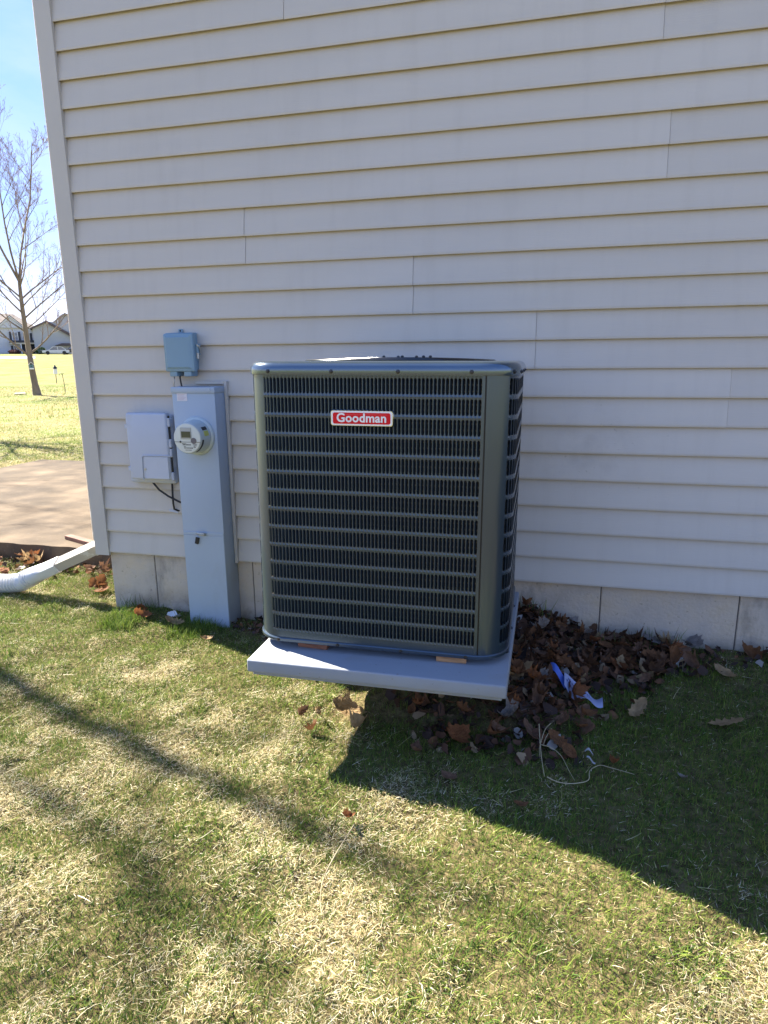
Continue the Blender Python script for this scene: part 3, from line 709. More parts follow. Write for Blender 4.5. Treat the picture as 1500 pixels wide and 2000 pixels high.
# corrugated bend
ctl = [b+d*0.115, b+d*0.17, Vector((-0.70, 0.050, 0.075)), Vector((-0.80, 0.045, 0.062)), Vector((-0.93, 0.035, 0.062)), Vector((-1.15, 0.0, 0.06)), Vector((-1.5, -0.08, 0.058))]
def cr(ps, n):
    out = []
    for i in range(len(ps)-1):
        p0, p1, p2, p3 = ps[max(i-1, 0)], ps[i], ps[i+1], ps[min(i+2, len(ps)-1)]
        for k in range(n):
            t = k/n; out.append(0.5*((2*p1)+(p2-p0)*t+(2*p0-5*p1+4*p2-p3)*t*t+(3*p1-p0-3*p2+p3)*t**3))
    out.append(ps[-1]); return out
cp = cr(ctl, 24)
pts, rad = [], []
acc = 0; last = cp[0]; stepn = 0
dense = []
for p0, p1 in zip(cp[:-1], cp[1:]):
    for t in (0, .25, .5, .75): dense.append(p0.lerp(p1, t))
acc = 0; prev = dense[0]; nxt = 0
for p_ in dense:
    acc += (p_-prev).length; prev = p_
    while acc >= nxt:
        pts.append(p_.copy()); ph = len(pts) % 4; rad.append(0.0585 if ph in (0, 1) else 0.049); nxt += 0.0056
L(MB().tube(pts, rad, 20), 'corrugated_hose', M['pipe'], dp, 50, org4)

# ------------------------------------------------------------------ leaves
def leaf_mesh(kind, seed, curl):
    r = random.Random(seed); n = 13
    Lh = 0.5; pts = []
    for i in range(n+1):
        t = i/n
        env = math.sin(math.pi*min(1, t**0.85))**0.75
        if kind == 'oak':
            lob = [0.34, 0.62, 0.56, 0.95, 0.52, 0.72, 1.0, 0.55, 0.66, 0.86, 0.46, 0.5, 0.28, 0.0]
            w = 0.33*lob[i]*r.uniform(0.88, 1.12); w2 = 0.33*lob[i]*r.uniform(0.88, 1.12)
        elif kind == 'maple':
            lob = [0.25, 0.75, 1.0, 0.85, 1.1, 1.4, 1.0, 0.82, 0.92, 0.7, 0.5, 0.45, 0.22, 0.0]
            w = 0.36*lob[i]*r.uniform(0.9, 1.1); w2 = 0.36*lob[i]*r.uniform(0.9, 1.1)
        else:
            w = w2 = 0.27*env*r.uniform(0.9, 1.1)
        sh = 0.06 if kind != 'plain' and i % 2 else 0
        pts.append((t-0.5+sh*0.6, w, w2))
    vs, fs = [], []
    tw = r.uniform(-0.5, 0.5)*curl
    def bend(x, y):
        # curl along the length and across the width
        k1 = curl*r.uniform(0.9, 1.1)
        z = k1*0.55*x*x*1.6 + curl*1.3*y*y + tw*x*y + r.uniform(-0.012, 0.012)*(1+curl)
        return (x*(1-0.12*curl), y*(1-0.25*curl), z)
    for (x, w, w2) in pts:
        vs += [bend(x, -w2), bend(x-0.02, -w2*0.5), bend(x-0.03, 0), bend(x-0.02, w*0.5), bend(x, w)]
    for i in range(n):
        for j in range(4):
            q = i*5+j; fs.append((q, q+1, q+6, q+5))
    # stalk
    k = len(vs); vs += [(-0.53, -0.008, 0.03), (-0.53, 0.008, 0.03), (-0.78, 0.006+tw*0.1, 0.10), (-0.78, -0.006+tw*0.1, 0.10)]; fs.append((k, k+1, k+2, k+3))
    me = bpy.data.meshes.new('leaf'); me.from_pydata(vs, [], fs); me.update(); me.shade_smooth()
    return me
def leaf_mat(name, c, trans=0.25):
    m = mat(name, c, 0.75, spec=0.25, noise=(4, 0.3), bump=(7, 0.5, (1, 3, 1), 0.05)); translucent(m, trans); return m
LM = {'brown': leaf_mat('leaf_brown', (0.20, 0.092, 0.040)), 'dark': leaf_mat('leaf_dark', (0.11, 0.056, 0.030)), 'russet': leaf_mat('leaf_russet', (0.25, 0.10, 0.04)),
      'tan': leaf_mat('leaf_tan', (0.37, 0.25, 0.13)), 'grey': leaf_mat('leaf_grey', (0.27, 0.235, 0.21)), 'mauve': leaf_mat('leaf_mauve', (0.21, 0.118, 0.072))}
variants = {}
for mk in LM:
    variants[mk] = []
    for i in range(7):
        kind = ['oak', 'oak', 'maple', 'maple', 'plain', 'plain', 'maple'][i]
        me = leaf_mesh(kind, hash_seed := (len(mk)*31+i*7+ord(mk[0])), [0.25, 1.0, 0.5, 1.5, 1.0, 1.8, 1.9][i]); me.materials.append(LM[mk]); variants[mk].append(me)
lr = random.Random(11)
def leaf(x, y, z, size, mk, v=None, rot=None, label=None, group=None):
    v = lr.randrange(7) if v is None else v
    me = variants[mk][v]
    if group:                                    # say what tells it from its neighbours: size, shape, curl, colour, place
        sz = 'large' if size > 0.125 else 'small' if size < 0.092 else 'medium'
        shp = ['flat lobed', 'curling lobed', 'broad pointed', 'cupped pointed', 'narrow curved', 'rolled narrow', 'crumpled broad'][v]
        label = '%s %s %s' % (sz, shp, label)
    o = link('dead_leaf', me, None, (x, y, z), rot or (lr.uniform(-0.7, 0.7), lr.uniform(-0.7, 0.7), lr.uniform(0, 6.28)))
    o.scale = (size, size, size)
    tag(o, label, 'leaf', group); return o
def pick():
    return lr.choices(['brown', 'dark', 'russet', 'mauve', 'tan', 'grey'], [36, 24, 12, 17, 7, 6])[0]
hue = {'brown': 'brown', 'dark': 'dark brown', 'russet': 'russet', 'mauve': 'mauve brown', 'tan': 'tan', 'grey': 'pale grey'}
def where(x, y):
    if y > -0.2: a = 'against the foundation'
    elif x < 2.5: a = 'by the pad edge'
    elif x < 2.75 and y < -0.45: a = 'around the wrapper'
    elif y < -0.45: a = 'at the front of the drift'
    else: a = 'in the middle of the drift'
    if x > 3.3: a = 'near the right foundation joint'
    elif x > 2.95 and y > -0.3: a = 'at the thin end of the drift'
    return a
def under_where(x, y):
    return '%s %s, %s' % ('shaded' if x > 1.8 else 'sunlit', 'under the pad front' if y > -0.75 else 'before the pad', 'right corner' if x > 2.25 else 'left end' if x < 1.95 else 'middle')
# drift right of the pad, thick by the pad and thinning along the wall
cnt = 0
while cnt < 128:
    x = lr.uniform(2.33, 3.55); y = lr.uniform(-0.78, 0.0)
    lim = -0.74+max(0, x-2.40)*0.30 if x < 2.72 else -0.64+(x-2.72)*1.5 if x < 2.95 else -0.295+(x-2.95)*0.30
    if y < lim or (2.62 < x < 2.86 and -0.62 < y < -0.33 and lr.random() < 0.85): continue
    if x > 2.9 and lr.random() < (0.5 if x < 3.1 else 0.85): continue
    if 2.46 < x < 2.74 and -0.70 < y < -0.50: continue
    mk = pick(); h = lr.uniform(0.008, 0.05)*(1.0 if y > -0.4 else 0.6)
    leaf(x, min(y, -0.05), gzf(x, y)+h+0.012, lr.uniform(0.06, 0.125), mk, label='%s dead leaf %s' % (hue[mk], where(x, y)), group='dead leaves drifted beside the pad'); cnt += 1
cnt = 0
while cnt < 78:
    x = lr.uniform(1.68, 2.62); y = lr.uniform(-1.06, -0.42)
    if y < -0.62-0.38*sstep(1.66, 2.1, x)*(1-0.35*sstep(2.35, 2.62, x)) or (y < -0.85 and lr.random() < 0.4): continue
    inside = x < 2.36
    z = gzf(x, y)+lr.uniform(0.012, 0.06)
    if inside: z = min(z, 0.245)
    mk = pick()
    leaf(x, y, z, lr.uniform(0.065, 0.135), mk, label='%s dead leaf %s' % (hue[mk], under_where(x, y)), group='dead leaves under the front of the pad'); cnt += 1
for k in range(22):
    x = lr.uniform(-1.5, -0.1); y = 0.60-abs(lr.gauss(0, 0.10)); mk = lr.choice(['brown', 'russet', 'tan', 'tan', 'brown', 'mauve'])
    leaf(x, y, gzf(x, y)+lr.uniform(0.015, 0.07), lr.uniform(0.08, 0.14), mk, label='%s dead leaf along the patio edge %s' % (hue[mk], 'close to the house' if x > -0.55 else 'above the drain pipe' if x > -1.0 else 'at far left'), group='dead leaves along the patio edge')
for k in range(9):
    x = lr.uniform(-0.45, -0.06); y = lr.uniform(0.05, 0.45); mk = lr.choice(['brown', 'russet', 'tan', 'brown'])
    leaf(x, y, gzf(x, y)+lr.uniform(0.015, 0.05), lr.uniform(0.08, 0.13), mk, label='%s dead leaf in grass at the left end of the foundation' % hue[mk], group='dead leaves at the foundation end')
# single leaves that stand apart
singles = [(3.138, -0.625, 0.125, 'tan', 0, (0.15, 0.25, 3.2), 'flat light tan oak leaf lying alone on the shaded grass far right'),
           (2.815, -0.615, 0.125, 'tan', 1, (-0.3, 0.3, 4.1), 'light tan lobed leaf at the tip of the drift right of the wrapper'),
           (2.575, -0.628, 0.13, 'russet', 3, (1.0, 0.2, 0.9), 'large curled russet leaf leaning in front of the blue wrapper'),
           (2.16, -0.97, 0.135, 'russet', 2, (0.5, 0.1, 1.2), 'big orange brown leaf in front of the pad edge near the grass'),
           (2.02, -1.08, 0.11, 'mauve', 4, (0.3, 0.3, 1.7), 'mauve brown leaf on shaded grass in front of the pad'),
           (1.891, -1.475, 0.05, 'russet', 3, (0.2, 0.1, 0.5), 'tiny dark red leaf on the sunlit grass at the head of a straw'),
           (2.155, -1.19, 0.075, 'mauve', 2, (0.1, 0.1, 2.4), 'small mauve leaf flat on shaded grass mid lawn'),
           (2.40, -1.28, 0.06, 'brown', 4, (0.1, 0.2, 0.4), 'small brown leaf in the shade near the shadow edge'),
           (2.70, -0.995, 0.06, 'russet', 3, (0.2, 0.2, 2.0), 'small orange leaf beside the pale flower scraps'),
           (2.52, -0.93, 0.10, 'brown', 1, (0.5, 0.3, 5.6), 'narrow curled brown leaf beside the tangle of dry stalks'),
           (2.56, -0.985, 0.09, 'brown', 4, (0.7, 0.2, 5.4), 'folded brown leaf just behind the bent dry stalk'),
           (3.03, -0.12, 0.14, 'russet', 1, (1.3, 0.4, 0.7), 'upright russet leaf standing against the foundation at the right'),
           (3.21, -0.27, 0.12, 'tan', 4, (0.2, 0.1, 5.5), 'slim tan leaf on grass below the right foundation joint'),
           (0.30, -0.16, 0.11, 'russet', 1, (0.8, 0.3, 0.4), 'russet leaf in sun at the foot of the left foundation'),
           (0.52, -0.20, 0.12, 'tan', 1, (0.3, 0.2, 0.1), 'greyish tan leaf lying at the foot of the meter cabinet'),
           (0.245, -0.10, 0.08, 'russet', 3, (1.2, 0.3, 0.8), 'small upright red brown leaf against the left foundation'),
           (0.80, -0.37, 0.09, 'tan', 4, (0.2, 0.2, 1.0), 'tan leaf at the edge of the cabinet shadow'),
           (1.585, -0.92, 0.10, 'tan', 4, (0.9, 0.3, 1.9), 'sunlit tan leaf under the left front of the pad'),
           (1.70, -0.86, 0.15, 'tan', 2, (0.3, 0.4, 0.3), 'large sunlit tan leaf right under the pad edge'),
           (1.52, -0.93, 0.09, 'mauve', 1, (0.9, 0.1, 1.4), 'grey mauve leaf standing in sunlit grass under the pad'),
           (1.60, -1.03, 0.08, 'brown', 3, (0.3, 0.3, 3.0), 'small dark brown leaf in the sunlit grass in front of the pad'),
           (1.77, -1.00, 0.12, 'tan', 3, (0.4, 0.6, 2.2), 'curled sunlit tan leaf at the edge of the pad shadow'),
           (2.92, -1.02, 0.05, 'grey', 4, (0.1, 0.3, 2.2), 'little pale grey leaf alone on the shaded grass at right')]
for (x, y, s, mk, v, rt, lb) in singles:
    leaf(x, y, gzf(x, y)+0.022+0.25*s*abs(math.sin(rt[0])), s, mk, v, rt, lb)
# crumbled litter under and between the leaves: too many to count
bits_v, bits_f, bits_c = [], [], []
def litter(n, fx_, zlo, zhi, smin, smax):
    k = 0
    while k < n:
        x, y, ok = fx_()
        if not ok: continue
        z = gzf(x, y)+lr.uniform(zlo, zhi); s = lr.uniform(smin, smax)
        E = Euler((lr.uniform(-0.9, 0.9), lr.uniform(-0.9, 0.9), lr.uniform(0, 6.28))).to_matrix()
        base = len(bits_v); m_ = 7
        pp = [(0, 0, 0)]
        for q in range(m_):
            a_ = 2*math.pi*q/m_; rr2 = s*(0.55+0.45*lr.random())*(1 if q % 2 else 0.78)
            pp.append((rr2*math.cos(a_), rr2*0.7*math.sin(a_), s*lr.uniform(-0.1, 0.35)))
        c = np.array(lr.choices([(0.10, 0.05, 0.03), (0.05, 0.032, 0.026), (0.17, 0.08, 0.04), (0.28, 0.20, 0.12), (0.33, 0.31, 0.29)], [40, 34, 13, 9, 4])[0])*lr.uniform(0.7, 1.25)
        for p_ in pp:
            w_ = E @ Vector(p_); bits_v.append((x+w_.x, y+w_.y, z+w_.z)); bits_c.append(c)
        for q in range(m_): bits_f.append((base, base+1+q, base+1+(q+1) % m_))
        k += 1
def r_drift():
    x = lr.uniform(2.30, 3.6); y = lr.uniform(-0.85, -0.02)
    lim = -0.78+max(0, x-2.40)*0.30 if x < 2.72 else -0.68+(x-2.72)*1.5 if x < 2.95 else -0.33+(x-2.95)*0.30
    ok = y > lim and not (2.48 < x < 2.72 and -0.67 < y < -0.53) and not (2.62 < x < 2.86 and -0.62 < y < -0.33 and lr.random() < 0.8) and not (x > 2.9 and lr.random() < (0.4 if x < 3.1 else 0.85))
    return x, y, ok
def r_under():
    x = lr.uniform(1.45, 2.6); y = lr.uniform(-1.1, -0.02)
    return x, y, y > -0.60-0.44*float(sstep(1.66, 2.1, x)) or (x < 1.7 and y > -0.55)
def r_left():
    x = lr.uniform(0.75, 1.5); y = lr.uniform(-0.75, -0.02); return x, y, y > -0.10-0.55*(x-0.75)
def r_slab(): return lr.uniform(-1.6, -0.05), 0.6-abs(lr.gauss(0, 0.11)), True
litter(1300, r_drift, 0.0, 0.03, 0.012, 0.045); litter(900, r_under, 0.0, 0.03, 0.012, 0.045); litter(320, r_left, 0.0, 0.03, 0.008, 0.03); litter(200, r_slab, 0.0, 0.04, 0.012, 0.045)
lm = mat('leaf_crumbs', (0.1, 0.06, 0.04), 0.85, spec=0.2, attr='tint')
o = npmesh('leaf_litter', np.array(bits_v), [np.array(bits_f)], lm, np.array(bits_c)); tag(o, 'crumbled brown leaf litter under the loose leaves', 'leaf litter', kind='stuff')

# dry stalks on the lawn
def stalk(pts, r, label):
    P_ = cr([Vector((x, y, gzf(x, y)+z)) for x, y, z in pts], 6)
    n_ = len(P_); mb = MB(); mb.tube(P_, [r*(1-0.55*i/n_) for i in range(n_)], 6)
    o = mb.build('dry_stalk', mat('dry_straw', (0.38, 0.315, 0.19), 0.7, noise=(20, 0.15)) if 'dry_straw' not in bpy.data.materials else bpy.data.materials['dry_straw'], smooth=60)
    tag(o, label, 'dry stalk', 'dry stalks lying on the lawn')
stalk([(2.445, -0.89, 0.06), (2.453, -0.992, 0.05), (2.462, -1.073, 0.04), (2.471, -1.124, 0.02)], 0.0022, 'straight pale stalk standing in the tangle left of the flower scraps')
stalk([(2.48, -1.124, 0.02), (2.51, -1.143, 0.025), (2.543, -1.148, 0.028), (2.578, -1.139, 0.03), (2.612, -1.126, 0.03), (2.617, -1.089, 0.04), (2.635, -1.059, 0.04), (2.656, -1.043, 0.04), (2.689, -1.048, 0.035), (2.726, -1.06, 0.03), (2.761, -1.07, 0.025)], 0.0019, 'long bent pale stalk with a loop on the shaded grass')
stalk([(2.487, -0.881, 0.06), (2.467, -0.917, 0.06), (2.454, -0.974, 0.05), (2.450, -1.004, 0.045), (2.454, -1.031, 0.03)], 0.0017, 'short curled pale stalk at the top of the tangle')
stalk([(2.456, -0.985, 0.05), (2.494, -0.996, 0.05), (2.526, -1.02, 0.04), (2.553, -1.078, 0.03), (2.57, -1.111, 0.02)], 0.0015, 'thin arching stalk running right from the tangle')
stalk([(2.49, -0.90, 0.055), (2.472, -0.94, 0.05), (2.462, -0.985, 0.045)], 0.0016, 'pale straw folded over the tangle top')
stalk([(1.915, -1.496, 0.025), (1.898, -1.627, 0.03), (1.891, -1.708, 0.03), (1.903, -1.77, 0.025), (1.923, -1.817, 0.02)], 0.0020, 'long curved straw on the sunlit grass below a tiny red leaf')
stalk([(0.395, -0.05, 0.09), (0.45, -0.10, 0.05), (0.50, -0.15, 0.03)], 0.0022, 'pale straw leaning by the white scrap at the foundation')
# printed wrapper and scraps
wr = empty('plastic_wrapper', (2.58, -0.59, gzf(2.58, -0.59)+0.055)); w0 = Vector(wr.location)
tag(wr, 'torn blue and white printed plastic wrapper lying in the leaf drift', 'wrapper')
def sheet(nx, ny, fn, m, name, parent, org):
    vs = []; fs = []
    for i in range(nx+1):
        for j in range(ny+1): vs.append(Vector(fn(i/nx, j/ny))-org)
    for i in range(nx):
        for j in range(ny): q = i*(ny+1)+j; fs.append((q, q+1, q+ny+2, q+ny+1))
    me = bpy.data.meshes.new(name); me.from_pydata(vs, [], fs); me.shade_smooth(); me.materials.append(m); return link(name, me, parent)
wb = mat('wrapper_blue', (0.07, 0.14, 0.50), 0.3, spec=0.6); ww = mat('wrapper_white', (0.34, 0.39, 0.60), 0.35, spec=0.6)
def wf(u, v):
    x = 2.535+0.15*u; y = -0.568-0.045*u - v*(0.085-0.035*u)*(1+0.18*math.sin(9*u)); return (x, y, gzf(x, y)+0.060+0.010*math.sin(7*u+2*v)-0.012*v+0.01*math.cos(11*u))
def wf2(u, v):
    x = 2.478+0.062*u; y = -0.545-0.040*u-0.055*v*(0.4+0.6*u); return (x, y, gzf(x, y)+0.072-0.02*v+0.012*math.sin(5*u))
sheet(16, 6, wf, ww, 'printed_sheet', wr, w0); sheet(8, 4, wf2, wb, 'blue_corner', wr, w0)
# small print: two curved lines of little marks, kept just above the sheet
vs, fs = [], []
for row in range(2):
    for k in range(15):
        u = 0.06+k*0.045; v = 0.25+0.22*row+0.06*math.sin(4*u)
        if (k*5+row) % 7 == 0: continue
        q = len(vs)
        for (du, dv) in ((0, 0), (0.028, 0), (0.028, 0.10), (0, 0.10)):
            p_ = wf(u+du, v+dv); vs.append(Vector((p_[0], p_[1], p_[2]+0.0015))-w0)
        fs.append((q, q+1, q+2, q+3))
me = bpy.data.meshes.new('print_marks'); me.from_pydata(vs, [], fs); me.materials.append(mat('wrapper_ink', (0.04, 0.06, 0.25), 0.4)); link('print_marks', me, wr)
o = sheet(8, 4, lambda u, v: (0.425+0.075*u, -0.095-0.035*v+0.01*math.sin(6*u), gzf(0.45, -0.1)+0.03+0.012*math.sin(5*u+3*v)), mat('scrap_white', (0.68, 0.69, 0.70), 0.6), 'paper_scrap', None, Vector((0, 0, 0)))
tag(o, 'crumpled white paper scrap at the foundation left of the meter cabinet', 'scrap')
for k, (x, y, s, lb) in enumerate(((2.62, -0.975, 0.017, 'pale grey petal scrap upper one of the pair on shaded grass'), (2.625, -1.015, 0.018, 'pale blue grey petal scrap lower one of the pair on shaded grass'))):
    o = sheet(6, 4, lambda u, v: (x+s*(u-0.5)*1.7, y+s*(v-0.5)*(1-abs(u-0.5)), gzf(x, y)+0.04+0.012*math.sin(4*u+k)), mat('petal_grey', (0.36, 0.37, 0.40), 0.6), 'petal_scrap', None, Vector((0, 0, 0)))
    tag(o, lb, 'scrap')

# ------------------------------------------------------------------ grass blades
def blades(n, xr, yr, keep, hgt, wid, segs, flat, colfn, far=1.0):
    x = rng.uniform(*xr, n); y = rng.uniform(*yr, n)
    k = keep(x, y); x, y = x[k], y[k]; n = len(x)
    z = gz(x, y)-0.003
    h = rng.uniform(*hgt, n)*far; w = rng.uniform(*wid, n)*far
    az = rng.uniform(0, 2*np.pi, n)
    el = np.clip(rng.normal(flat[0], flat[1], n), 0.05, 1.5)      # angle above the ground at the root
    bend = rng.uniform(flat[2], flat[3], n)
    tw = rng.uniform(-0.6, 0.6, n)
    V = np.zeros((n, 2*segs+1, 3)); px, py, pz = x.copy(), y.copy(), z.copy(); a = az.copy(); e = el.copy()
    lift = rng.uniform(0.0, 0.016, n) if flat[0] < 0.5 else np.zeros(n); pz = pz+lift
    for s in range(segs+1):
        ww_ = w*(1-s/segs)**0.7*0.5
        sxv, syv = -np.sin(a), np.cos(a)
        if s < segs:
            V[:, 2*s, 0] = px-sxv*ww_; V[:, 2*s, 1] = py-syv*ww_; V[:, 2*s, 2] = pz
            V[:, 2*s+1, 0] = px+sxv*ww_; V[:, 2*s+1, 1] = py+syv*ww_; V[:, 2*s+1, 2] = pz+ww_*0.5
        else: V[:, 2*segs, 0] = px; V[:, 2*segs, 1] = py; V[:, 2*segs, 2] = pz
        st = h/segs
        px = px+np.cos(a)*np.cos(e)*st; py = py+np.sin(a)*np.cos(e)*st; pz = np.maximum(pz+np.sin(e)*st, z+0.002)
        e = e-bend/segs; a = a+tw/segs
    C = np.repeat(colfn(x, y, n)[:, None, :], 2*segs+1, 1)
    return V, C, segs
def assemble(name, parts, m, label):
    vs, cs, tri, quad = [], [], [], []; off = 0
    for V, C, sg in parts:
        n, k, _ = V.shape; base = off+np.arange(n)[:, None]*k
        for s in range(sg-1): quad.append(np.concatenate([base+2*s, base+2*s+1, base+2*s+3, base+2*s+2], 1))
        tri.append(np.concatenate([base+2*sg-2, base+2*sg-1, base+2*sg], 1))
        vs.append(V.reshape(-1, 3)); cs.append(C.reshape(-1, 3)); off += n*k
    f = ([np.concatenate(quad)] if quad else []) + [np.concatenate(tri)]
    o = npmesh(name, np.concatenate(vs), f, m, np.concatenate(cs)); tag(o, label, 'grass', kind='stuff'); return o
GREEN = np.array([[0.085, 0.145, 0.022], [0.13, 0.185, 0.028], [0.185, 0.225, 0.04], [0.055, 0.105, 0.022]])
STRAW = np.array([[0.50, 0.43, 0.23], [0.58, 0.51, 0.31], [0.42, 0.35, 0.17], [0.66, 0.60, 0.44], [0.28, 0.21, 0.11]])
def lush(x, y):
    """0 dormant straw .. 1 green; greener where the house and unit keep the lawn in shade"""
    v = fbm(x, y, 1.6, 4)*0.75+fbm(x+9, y-4, 8, 3)*0.55-0.15
    v = v+0.20*sstep(1.6, 2.4, x)*sstep(-1.75, -1.25, y)+0.16*(1-sstep(0.9, 1.6, x))*sstep(-1.1, -0.3, y)
    return v
def col_green(x, y, n):
    c = GREEN[rng.integers(0, 4, n)]*rng.uniform(0.9, 1.42, (n, 1)); return c
def col_straw(x, y, n):
    c = STRAW[rng.integers(0, 5, n)]*rng.uniform(0.88, 1.3, (n, 1)); return c
def clear(x, y):
    ok = (y < 0.012) | (x < -0.03)
    ok &= (y > 0.6) | ((x > 0.64-0.95*(y+2.26)) & (x < 3.65+0.2*(y+1.86)))      # the lawn within reach of the view
    ok &= ~((x < -0.08) & (y > 0.62) & (x > -4.08) & (y < 4.15))
    ok &= ~((x > 0.555) & (x < 0.81) & (y > -0.125))
    return ok
def keep_g(x, y):
    v = lush(x, y); d = sstep(0.24, 0.54, v)*0.74+0.26
    drift = ((x > 2.33) & (y > np.where(x < 2.72, -0.66, np.where(x < 2.95, -0.6+(x-2.72)*1.5, -0.25+(x-2.95)*0.3))) & ~((x > 2.62) & (x < 2.86) & (y > -0.62) & (y < -0.33)))
    under = (x > 1.62) & (x < 2.5) & (y > -0.9)
    d = np.where(drift | under, d*0.35, d)
    bare = (x > 0.8) & (x < 1.5) & (y > -0.15-0.5*(x-0.75)); d = np.where(bare, d*0.3, d)
    return clear(x, y) & (rng.random(len(x)) < d)
def keep_s(x, y):
    v = lush(x, y); d = 0.85-0.78*sstep(0.34, 0.62, v)
    drift = (x > 2.33) & (y > np.where(x < 2.72, -0.66, np.where(x < 2.95, -0.6+(x-2.72)*1.5, -0.25+(x-2.95)*0.3))); under = (x > 1.62) & (x < 2.5) & (y > -0.9)
    d = np.where(drift | under, d*0.2, d)
    shade = sstep(1.75, 2.2, x)*sstep(-1.6, -1.3, y); d = d*(1-0.45*shade)
    return clear(x, y) & (rng.random(len(x)) < d)
near_x, near_y = (-1.6, 4.3), (-2.75, 0.62)
parts = []
parts.append(blades(900000, near_x, near_y, keep_s, (0.008, 0.028), (0.0009, 0.0020), 2, (0.22, 0.25, -0.2, 0.7), col_straw))
parts.append(blades(760000, near_x, near_y, keep_g, (0.012, 0.034), (0.0012, 0.0024), 2, (0.95, 0.35, 0.1, 1.2), col_green))
# coarser clumps that stand up out of the turf
def keep_c(x, y): return clear(x, y) & (fbm(x+3, y+1, 6.5, 3) > 0.57) & (rng.random(len(x)) < keep_w(x, y))
def keep_w(x, y):
    under = (x > 1.62) & (x < 2.5) & (y > -0.9); return np.where(under, 0.3, 1.0)
parts.append(blades(90000, near_x, near_y, keep_c, (0.025, 0.062), (0.0018, 0.0038), 3, (1.0, 0.3, 0.2, 1.4), col_green))
parts.append(blades(9000, near_x, near_y, keep_s, (0.035, 0.085), (0.0012, 0.0026), 3, (0.30, 0.25, -0.2, 0.6), col_straw))
# taller tufts along the foundation and round the cabinet
def keep_t(x, y):
    return clear(x, y) & (fbm(x, y*0.2, 5, 2) > 0.50)
parts.append(blades(1500, (0.0, 4.2), (-0.10, 0.0), keep_t, (0.05, 0.13), (0.0025, 0.005), 3, (1.2, 0.2, 0.1, 0.8), col_green))
parts.append(blades(2600, (0.05, 0.75), (-0.33, -0.10), keep_t, (0.04, 0.085), (0.0022, 0.004), 3, (1.1, 0.3, 0.1, 0.9), col_green))
assemble('grass', parts, M['grass'], 'short patchy lawn grass of green and straw blades in front of the house')
# lawn behind the house corner, thinning with distance
def wedge(a, b):
    def f(x, y):
        d = np.hypot(x-2.45, y+3.17); az = np.degrees(np.arctan2(x-2.45, y+3.17))
        return clear(x, y) & (x < -0.12) & (d > a) & (d < b) & (az > -52) & (az < -30)
    return f
def kk(f, g, p):
    return lambda x, y: f(x, y) & (rng.random(len(x)) < np.where(g, p(lush(x*0.5, y*0.5)), 1-0.8*p(lush(x*0.5, y*0.5))))
pg = lambda v: 0.06+0.55*sstep(0.46, 0.76, v)
parts = []
for (a, b, n, f) in ((4.2, 9, 200000, 1.0), (9, 18, 170000, 1.6), (18, 40, 130000, 2.6)):
    xr, yr = (-2-b*0.72, 0.0), (0.62, b*0.86-2)
    parts.append(blades(n, xr, yr, kk(wedge(a, b), False, pg), (0.02, 0.05), (0.003, 0.005), 2, (0.3, 0.28, -0.2, 0.7), col_straw, f))
    parts.append(blades(n, xr, yr, kk(wedge(a, b), True, pg), (0.02, 0.05), (0.003, 0.005), 2, (0.9, 0.35, 0.1, 1.2), col_green, f))
assemble('back_lawn_grass', parts, M['grass'], 'sunlit yellow green lawn grass behind the house corner')

# ------------------------------------------------------------------ bare trees
class TreeGen:
    def __init__(s, seed): s.r = random.Random(seed); s.wood = MB(); s.tw = MB(); s.buds = []
    def limb(s, mb, pts, r0, r1, n):
        k = len(pts); mb.tube(pts, [r0+(r1-r0)*(i/(k-1))**0.8 for i in range(k)], n, cap=False)
    def grow(s, p, d, length, rad, depth, mb=None):
        r = s.r; n = 5 if depth > 1 else 4
        pts = [p.copy()]; q = p.copy(); dd = d.copy()
        for i in range(n):
            dd = (dd + Vector((r.uniform(-1, 1), r.uniform(-1, 1), r.uniform(-0.3, 0.9)))*0.13).normalized()
            q = q + dd*(length/n); pts.append(q.copy())
        tip = rad*0.32
        s.limb(s.wood if depth >= 3 else s.tw, pts, rad*0.60, max(tip*0.6, 0.0026), 6 if depth >= 3 else (4 if depth == 2 else 3))
        if depth == 0:
            for k in (n, n-1, n-2): s.buds.append(pts[k]); 
            return
        kids = s.kids[depth]
        for k in range(kids):
            t = 0.22+0.76*(k+r.random()*0.6)/kids; f = t*n; i = min(int(f), n-1)
            base = pts[i].lerp(pts[i+1], f-i); ax = (pts[i+1]-pts[i]).normalized()
            perp = ax.cross(Vector((r.uniform(-1, 1), r.uniform(-1, 1), r.uniform(-1, 1)))).normalized()
            ang = R(r.uniform(26, 50)); nd = (ax*math.cos(ang)+perp*math.sin(ang)+Vector((0, 0, 0.22))).normalized()
            s.grow(base, nd, length*r.uniform(0.34, 0.55)*(1.15-0.5*t), max(rad*0.5*(1-0.5*t), 0.005), depth-1)
